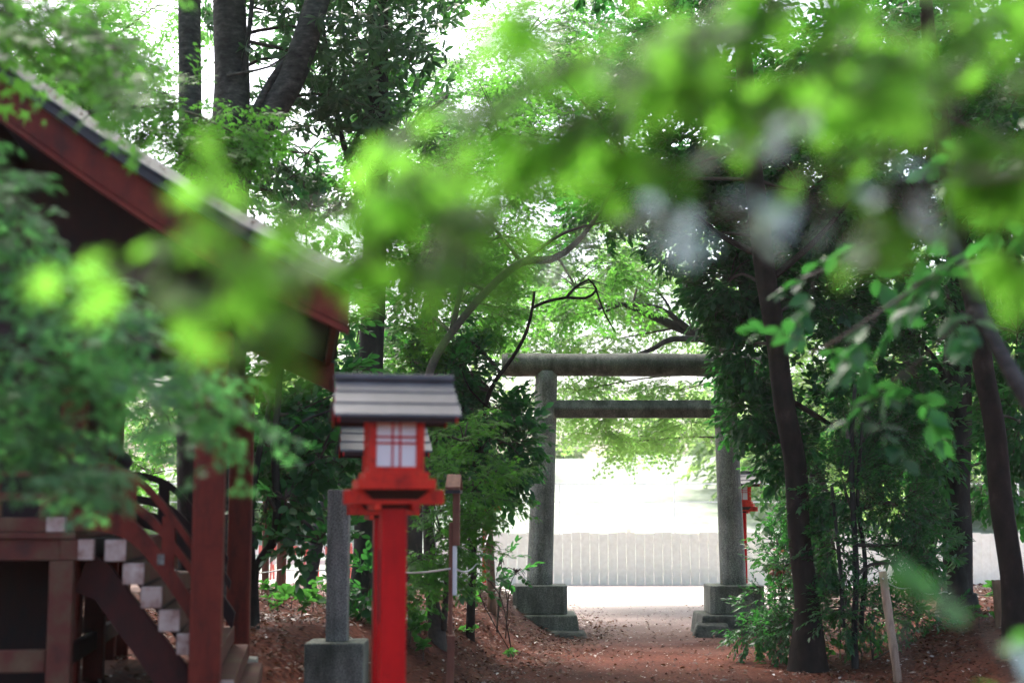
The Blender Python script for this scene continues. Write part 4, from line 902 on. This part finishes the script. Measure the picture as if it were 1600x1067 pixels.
T('maple_tree', 'far maple behind the shrine roof with white sky in its gaps', 'tree',
  [(150, 950, 40, 16), (150, 600, 34, 16), (140, 300, 26, 16), (130, 100, 18, 16)], bark='bark', seed=33, species='maple', gap=.75, flat=.6, droop=-.25, size=1.2,
  crown=[(100, 80, 16.5, 150, 100, 1.2, 260), (190, 130, 16.5, 70, 50, .7, 50), (230, 20, 16.8, 90, 40, .7, 60), (340, 280, 16.6, 110, 60, .8, 90), (430, 330, 16.8, 90, 60, .8, 80), (200, 600, 17, 120, 90, .9, 80), (90, 700, 17, 100, 80, .9, 110), (30, 800, 16.6, 90, 60, .9, 100), (60, 560, 16.6, 90, 70, .9, 90), (330, 620, 18, 80, 70, .8, 50), (240, 740, 18, 90, 40, .7, 46)], crowns=[([((-5.5, 10.5, 6.), 0, None, 2., 2.5, 3., 300)], 'broad', .25, .4, 1.5, -.1)])
B('maple_tree', 'crisp sprig of bright young maple leaves in front of the two grey trunks', 'tree', -60, 10.2, seed=34, species='maple_crisp', gap=.2, flat=.6, droop=-.3, branches=False,
  extra=[[(W(-60, 900, 10.2).x, 10.2, -.1, .06), (*W(-60, 500, 10.2), .05), (*W(0, 250, 10.4), .035), (*W(120, 180, 10.4), .02), (*W(270, 170, 10.3), .012), (*W(380, 215, 10.2), .004)], [(*W(200, 172, 10.3), .01), (*W(280, 240, 10.2), .006), (*W(330, 258, 10.2), .003)]],
  crown=[(300, 160, 10.2, 50, 35, .3, 36), (345, 195, 10.2, 45, 35, .3, 40), (310, 235, 10.3, 50, 25, .3, 34), (375, 225, 10.2, 22, 18, .15, 10), (240, 210, 10.4, 40, 40, .3, 16), (60, 90, 10.8, 120, 70, .6, 110), (150, 110, 10.6, 60, 40, .5, 40)])
# --- near maples, out of focus
NK = {41: .33, 51: .52, 53: .8, 61: .85, 63: .42, 65: .6, 67: .3, 69: .35}
def near_strands(Y0, dY, seed, L_): return [([(x, y, Y0+dY*random.Random(seed+i*7+k).uniform(-1, 1)) for k, (x, y) in enumerate(p)], hw, max(1, round(n*NK[seed]))) for i, (p, hw, n) in enumerate(L_)]
FRONT = near_strands(1.5, .14, 41, [
  ([(1380, -60), (1180, 40), (1000, 60), (860, 110)], 70, 36), ([(1180, 40), (1000, 130), (900, 180), (820, 220)], 50, 24), ([(1300, 60), (1240, 150), (1205, 215)], 40, 20),
  ([(860, 110), (740, 210), (640, 270), (560, 320)], 44, 32), ([(740, 210), (700, 310), (680, 390), (655, 490)], 44, 30), ([(560, 320), (480, 325), (410, 335), (345, 365)], 16, 18),
  ([(340, 340), (280, 400), (220, 455)], 13, 11), ([(360, 400), (345, 450), (325, 505)], 16, 9), ([(570, 390), (490, 440), (420, 510), (365, 590)], 15, 15), ([(600, 300), (600, 370), (590, 440)], 18, 9), ([(540, 330), (500, 390), (440, 400)], 22, 10), ([(900, 180), (800, 300), (740, 380)], 40, 17),
  ([(1000, 60), (980, 180), (960, 240)], 38, 14), ([(1100, 30), (1090, 130), (1110, 190)], 36, 16), ([(900, -20), (860, 40), (840, 90)], 44, 10), ([(1250, -30), (1150, 90), (1060, 120)], 60, 18), ([(1330, 40), (1300, 130), (1270, 190)], 46, 16)])
plant('maple_tree', 'fresh green maple boughs hanging close and blurred across the upper middle', 'tree', (2.1, -.6, 0), seed=41, species='maple_front', flat=.45, droop=-.25, strands=FRONT,
  trunk=[(2.1, -.6, -.1, .08), (2.1, -.6, 1.2, .065), (2.0, -.5, 2.2, .05), (1.7, .2, 2.8, .028)], extra=[[(1.7, .2, 2.8, .022), (1.2, 1.0, 2.75, .012), (*W(1500, -200, 1.52), .006), (*W(1380, -60, 1.5), .004)]])
FR2 = near_strands(1.65, .14, 51, [
  ([(1700, -40), (1560, 60), (1480, 130), (1420, 190)], 56, 30), ([(1600, 80), (1560, 200), (1540, 300)], 50, 22), ([(1500, 20), (1420, 40), (1340, 90)], 46, 16), ([(1640, 200), (1590, 320), (1560, 420)], 34, 9),
  ([(1500, 150), (1440, 300), (1390, 380), (1370, 470)], 30, 10), ([(1440, 220), (1340, 250), (1290, 260), (1230, 270)], 22, 10)])
plant('maple_tree', 'blurred green maple branch drooping in the upper right corner', 'tree', (2.7, .4, 0), seed=51, species='maple_front', flat=.45, droop=-.25, strands=FR2,
  trunk=[(2.7, .4, -.1, .07), (2.7, .4, 1.2, .06), (2.6, .5, 2.2, .045), (2.2, .9, 2.7, .028)], extra=[[(2.2, .9, 2.7, .022), (1.5, 1.4, 2.6, .012), (*W(1900, -120, 1.68), .009), (*W(1700, -40, 1.65), .008)]])
plant('camellia_tree', 'blurred horizontal twig of glossy leaves painted with pale sky sheen crossing the tops of the right trunks', 'tree', (2.4, 1.2, 0), seed=52, species='pale', flat=.3, droop=-.1, lscale=.6,
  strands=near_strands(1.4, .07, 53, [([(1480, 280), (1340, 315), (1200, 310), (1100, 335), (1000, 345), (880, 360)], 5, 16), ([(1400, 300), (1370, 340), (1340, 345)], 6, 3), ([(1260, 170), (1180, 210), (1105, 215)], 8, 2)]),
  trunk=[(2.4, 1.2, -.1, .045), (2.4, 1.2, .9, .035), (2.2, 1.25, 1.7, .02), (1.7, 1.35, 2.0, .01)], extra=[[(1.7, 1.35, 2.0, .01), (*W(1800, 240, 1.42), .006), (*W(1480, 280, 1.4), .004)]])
LEFT = near_strands(4.1, .4, 61, [
  ([(-140, 200), (-20, 280), (20, 340), (60, 400)], 40, 40), ([(-120, 390), (30, 430), (110, 460), (190, 490)], 44, 50), ([(-100, 510), (60, 560), (180, 590), (270, 610)], 46, 54), ([(-100, 640), (40, 680), (100, 710), (150, 745)], 38, 40),
  ([(120, 480), (220, 530), (290, 560), (340, 600)], 22, 26), ([(250, 615), (320, 640), (380, 655), (415, 685)], 17, 15), ([(-80, 300), (0, 380), (50, 450)], 44, 40), ([(250, 600), (310, 670), (330, 715)], 16, 7), ([(90, 700), (140, 750), (150, 790)], 14, 6),
  ([(-100, 570), (0, 620), (60, 680)], 44, 40), ([(340, 640), (370, 690), (400, 715)], 10, 4)])
B('maple_tree', 'cool green maple layers spilling in from the left in front of the shrine', 'tree', -500, 4.3, seed=61, species='maple_blue', flat=.65, droop=-.3, strands=LEFT,
  trunk=[(-2.5, 4.3, -.1, .09), (-2.47, 4.3, 1., .08), (-2.35, 4.25, 1.9, .065), (-2.15, 4.2, 2.7, .045)], extra=[[(-2.4, 4.25, 1.7, .03), (*W(-100, 390, 4.1), .012)], [(-2.45, 4.25, 1.4, .03), (*W(-100, 560, 4.1), .012)], [(-2.25, 4.2, 2.3, .03), (*W(-120, 210, 4.1), .014)]])
B('maple_tree', 'soft green maple in the upper left corner above the shrine roof', 'tree', -300, 4.6, seed=62, species='maple', flat=.6, droop=-.3,
  strands=near_strands(4.6, .4, 63, [([(-80, -20), (40, 20), (120, 50), (190, 80)], 34, 40), ([(-60, -80), (80, -30), (140, -10), (180, 0)], 34, 40), ([(-80, 30), (-20, 40), (30, 60)], 26, 14)]),
  trunk=[(-2.5, 4.8, -.1, .1), (-2.45, 4.8, 1.5, .085), (-2.35, 4.7, 2.7, .07), (-2.2, 4.7, 3.4, .05)], extra=[[(-2.3, 4.7, 3., .03), (*W(-80, 20, 4.6), .014)], [(-2.25, 4.7, 3.2, .03), (*W(-60, -60, 4.6), .014)]])
B('evergreen_tree', 'loose glossy branch with long leaves and a pale limb, half blurred at right', 'tree', 2300, 5.0, seed=64, species='broad', flat=.2, droop=-.2, lscale=1.1,
  strands=near_strands(5.0, .35, 65, [([(1500, 400), (1400, 470), (1310, 530), (1250, 560)], 20, 10), ([(1480, 330), (1380, 380), (1290, 420), (1240, 440)], 20, 8), ([(1520, 480), (1440, 560), (1360, 620), (1320, 650)], 22, 9), ([(1500, 420), (1440, 440), (1400, 480)], 20, 5), ([(1600, 240), (1480, 180), (1400, 140), (1350, 120)], 26, 9), ([(1650, 330), (1560, 290), (1460, 260)], 24, 8)]),
  trunk=[(2.25, 5.1, -.1, .06), (*W(1800, 820, 5.05), .05), (*W(1640, 670, 5.), .04), (*W(1560, 545, 5.), .026), (*W(1522, 465, 5.), .024), (*W(1494, 390, 5.), .02), (*W(1485, 330, 5.), .014), (*W(1500, 240, 5.), .01)], bark='bark_pale')
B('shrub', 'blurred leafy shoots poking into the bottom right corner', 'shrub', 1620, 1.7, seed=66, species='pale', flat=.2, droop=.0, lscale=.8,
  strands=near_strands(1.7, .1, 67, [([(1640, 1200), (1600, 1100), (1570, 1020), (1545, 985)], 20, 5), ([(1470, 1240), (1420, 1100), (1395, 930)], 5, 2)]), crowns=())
B('shrub', 'blurred dark green shoots at the bottom right edge', 'shrub', 1680, 2.0, seed=68, species='broadmid', flat=.2, droop=.0, size=.4, lscale=1.6,
  strands=near_strands(2.0, .1, 69, [([(1680, 1200), (1600, 1080), (1540, 980), (1480, 920)], 34, 12), ([(1640, 1240), (1560, 1120), (1500, 1040)], 30, 7)]))
# --- seedlings on the leaf litter
seed_spots = [(420, 905, 14.5, .16), (455, 925, 14.2, .12), (505, 905, 14.0, .2), (432, 985, 13.4, .16), (488, 955, 13.6, .12), (470, 990, 13.2, .14), (600, 950, 13.8, .16), (655, 955, 13.4, .16), (640, 1010, 12.9, .14), (735, 930, 15.6, .16), (660, 1040, 12.7, .10), (800, 1000, 14.6, .06), (735, 970, 14.6, .08), (1290, 1000, 14, .14), (1345, 1010, 14, .12), (1440, 985, 14.6, .16), (1560, 960, 15.4, .2), (1530, 1010, 14, .12), (1440, 930, 17, .2), (750, 948, 16.8, .14)]
wds = ['beside the shrine pillar', 'between the brown poles and the granite pillar', 'behind the granite pillar, leaves drooping', 'on the litter left of the granite block', 'just left of the granite pillar', 'right beside the granite block', 'at the foot of the front lantern', 'right of the front lantern post', 'left of the slim maple foot', 'left of the capped stake',
       'at the bottom edge by the lantern', 'alone on the brown bank before the torii', 'on the bank behind the notice post', 'right of the leaning trunk foot', 'left of the bamboo stake', 'right of the bamboo stake', 'by the log stake', 'below the roped trunk', 'behind the rope on the right bank', 'under the capped stake']
for i, ((px, py, Y, h), w_) in enumerate(zip(seed_spots, wds)):
    w = W(px, py, Y); gz = float(ground_h(w.x, Y)); b = (w.x, Y, gz); rt = empty('seedling', b, label='small green seedling '+w_, cat='seedling', group='seedlings on the leaf litter')
    rg = np.random.default_rng(100+i); n = 5
    P = np.stack([rg.normal(0, .05, n), rg.normal(0, .05, n), h*(.25+.75*np.arange(n)/n)], 1); D = rg.normal(0, .4, (n, 3)); D[:, 2] = .8
    me = crown_mesh('leaves', (P, frames(D, np.tile((0., 1., .2), (n, 1))), rg.uniform(.7, 1.1, n)*(.6+h*3)), 'seedling', i, 1., [[(0, 0, -.03, .005), (.01, 0, h*.6, .004), (0, .01, h, .002)]])
    add_mesh(me, 'foliage', rt)
# --- distant trees past the lot
far_rows = [(330, 44, 70, 1.5), (395, 50, 62, 1.6), (470, 46, 66, 1.5), (545, 52, 66, 1.6), (640, 58, 60, 1.4), (735, 54, 55, 1.1), (1010, 66, 50, .7), (1090, 62, 50, .85), (1200, 50, 60, 1.3), (1290, 46, 70, 1.5), (1380, 52, 70, 1.7), (1470, 48, 70, 1.6), (1560, 46, 70, 1.8), (1650, 50, 80, 1.9), (880, 68, 60, .6)]
fl = ['behind the shrine pillar', 'past the two brown poles', 'left of the leaning stem', 'behind the slim granite pillar', 'behind the front lantern', 'left of the torii', 'low at the middle of the torii opening', 'inside the right torii post', 'just right of the torii', 'behind the leaning right trunk', 'behind the bamboo stake', 'left of the roped trunk', 'right of the roped trunk', 'at the far right edge', 'low and hazy left in the torii opening']
proto = []
for k in range(3):
    rg = np.random.default_rng(200+k); n = 420; d = rg.normal(0, 1, (n, 3)); d /= np.linalg.norm(d, axis=1, keepdims=True)
    P = d*(rg.uniform(.1, 1, (n, 1))**.5)*np.array((2.0, 1.8, 1.9)); P += .35*np.sin(P[:, [1, 2, 0]]*2.3+k); P[:, 2] += 3.2
    proto.append(crown_mesh('crown', (P, frames(d+rg.normal(0, .5, (n, 3)), np.tile((0., 0., 1.), (n, 1))), rg.uniform(.7, 1.2, n)), 'far', k, 1.2))
tb = MB().tube([(0, 0, -.3), (.05, 0, 1), (-.05, .05, 2), (.05, 0, 3.2), (0, 0, 4.2)], [.2, .16, .14, .1, .04], 8, rough=.06)
t0 = None
for i, ((px, Y, hw, s), w_) in enumerate(zip(far_rows, fl)):
    w = W(px, 790, Y); z = float(bank_h(w.x, Y)) if Y > 36 else 0
    rt = empty('distant_tree', (w.x, Y, z-1.35*s), rz=i*1.7, label='hazy pale green tree beyond the lot, '+w_, cat='tree', group='distant trees beyond the lot'); rt.scale = (s, s, s*.9)
    if t0 is None: t0 = tb.build('trunk', M['bark_pale'], rt, smooth=True)
    else:
        c = t0.copy(); COL.objects.link(c); c.parent = rt
    add_mesh(proto[i % 3], 'crown', rt)
# ------------------------------------------------------------------ litter
def scatter(name, pts, nrm_jit, sizes, tpl, mats, mi, kind='stuff', seed=0):
    rg = np.random.default_rng(seed); n = len(pts); tv, tt = TPL[tpl]
    a = rg.uniform(0, 6.28, n); D = np.stack([np.cos(a), np.sin(a), rg.normal(0, nrm_jit, n)], 1); F = frames(D, np.tile((0., 0., 1.), (n, 1))+rg.normal(0, nrm_jit, (n, 3)))
    v = pts[:, None, :]+np.einsum('nij,vj->nvi', F, tv)*sizes[:, None, None]
    t = (tt[None]+(np.arange(n)*len(tv))[:, None, None]).reshape(-1, 3)
    me = mesh_arrays(name, v.reshape(-1, 3), t, np.repeat(mi, len(tt)), np.repeat(rg.uniform(0, 1, n), len(tv)), mats)
    o = bpy.data.objects.new(name, me); COL.objects.link(o); o['kind'] = kind; return o
dl = leaf_mat('leaf_litter_brown', [(.022, .007, .004), (.055, .016, .009), (.09, .03, .016), (.13, .055, .033)], (.2, .08, .03), .12, .55, .2)
dl2 = leaf_mat('leaf_litter_pale', [(.16, .10, .08), (.28, .22, .19), (.45, .41, .39)], (.3, .2, .1), .1, .4, .5)
rg = np.random.default_rng(77); n = 105000
x = rg.uniform(-4.2, 7.5, n); y = 8.2+(rg.uniform(0, 1, n)**.85)*17
onpath = np.clip((x-(-.1+np.clip(y-12.5, -3, 6)*.2))/.5, 0, 1)*np.clip((3.0-x)/.6, 0, 1)
keep = rg.uniform(0, 1, n) < (1-.9*onpath)*(1-S01((y-16.5)/8))**1.5*(.45+.55*S01(.5+.6*np.sin(x*1.9+np.sin(y*1.3)*1.5)*np.sin(y*1.6-x*.7)+.3*np.sin(x*4.7+y*3.9))); x, y = x[keep], y[keep]; n = len(x)
z = ground_h(x, y)+rg.uniform(.004, .03, n)
scatter('leaf_litter', np.stack([x, y, z], 1), .28, rg.uniform(.03, .075, n), 'quad', [dl, dl2], (rg.uniform(0, 1, n) < .07).astype(int), seed=5)
n = 3600; x = rg.uniform(-.6, 3.6, n); y = 11.5+15*rg.uniform(0, 1, n)**1.2; z = ground_h(x, y)+.008
scatter('fallen_petals', np.stack([x, y, z], 1), .12, rg.uniform(.018, .04, n), 'quad', [dl2, dl], (rg.uniform(0, 1, n) < .35).astype(int), seed=6)
# fallen bits on the shrine roof
n = 150; u = rg.uniform(-1.2, .6, n); vv = V0+rg.normal(0, .04, n); zz = np.interp(u, [p[0] for p in ROOF], [p[1] for p in ROOF])-.02-(.5*(-(vv-V0)))*0+.006
zz = zz-(.088/.175)*(-(vv-(V0+.09)))+.022+.02
ca, sa = math.cos(AL), math.sin(AL)
pt = np.stack([-1.544+u*ca-vv*sa, 7.3+u*sa+vv*ca, zz], 1)
rl = leaf_mat('leaf_fallen_red', [(.16, .03, .02), (.24, .06, .03)], (.2, .05, .02), .1, .6, .3)
scatter('fallen_leaves', pt, .2, rg.uniform(.012, .03, n), 'quad', [rl], np.zeros(n, int), seed=8)

#@@LIGHT
# ------------------------------------------------------------------ camera, light, air
cam = bpy.data.cameras.new('camera'); co = bpy.data.objects.new('camera', cam); COL.objects.link(co)
co.location = (0, 0, CAMZ); co.rotation_euler = (PI/2+PITCH, 0, 0)
cam.sensor_width = 36; cam.lens = 50; cam.clip_start = .05; cam.clip_end = 600
cam.dof.use_dof = True; cam.dof.focus_distance = 16.5; cam.dof.aperture_fstop = 1.6; cam.dof.aperture_blades = 0
sc.camera = co
wd = bpy.data.worlds.new('World'); sc.world = wd; wd.use_nodes = True
nt = wd.node_tree; bg = nt.nodes['Background']
sky = nt.nodes.new('ShaderNodeTexSky'); sky.sky_type = 'NISHITA'; sky.sun_disc = False
EL, AZ = math.radians(58), math.radians(-25)
sky.sun_elevation = EL; sky.sun_rotation = AZ; sky.air_density = .75; sky.dust_density = 5.5; sky.ozone_density = .3
nt.links.new(sky.outputs[0], bg.inputs[0]); bg.inputs[1].default_value = .12
sl = bpy.data.lights.new('sun', 'SUN'); so = bpy.data.objects.new('sun', sl); COL.objects.link(so)
sl.energy = 1.2; sl.angle = math.radians(14); sl.color = (1, .965, .92)
d = Vector((math.sin(AZ)*math.cos(EL), math.cos(AZ)*math.cos(EL), math.sin(EL)))
so.rotation_euler = d.to_track_quat('Z', 'Y').to_euler(); so.location = (0, 0, 20)
HAZE = .0005
if HAZE:
    mb = MB().box((-125, -45, -2.7), (125, 165, 12.2)); m, hn, ho = new_mat('haze_air')
    pv = N(hn, 'ShaderNodeVolumePrincipled'); pv.inputs['Color'].default_value = (.95, 1, .98, 1); pv.inputs['Density'].default_value = HAZE; pv.inputs['Anisotropy'].default_value = .3
    L(hn, pv.outputs[0], ho.inputs['Volume']); hz = mb.build('haze', m); hz['kind'] = 'stuff'
sc.view_settings.view_transform = 'Standard'; sc.view_settings.look = 'None'; sc.view_settings.exposure = 2.45; sc.view_settings.gamma = 1
cy = sc.cycles
cy.use_denoising = True; cy.max_bounces = 8; cy.diffuse_bounces = 4; cy.glossy_bounces = 3; cy.transmission_bounces = 6; cy.transparent_max_bounces = 4; cy.volume_bounces = 1
cy.caustics_reflective = False; cy.caustics_refractive = False; cy.sample_clamp_indirect = 6
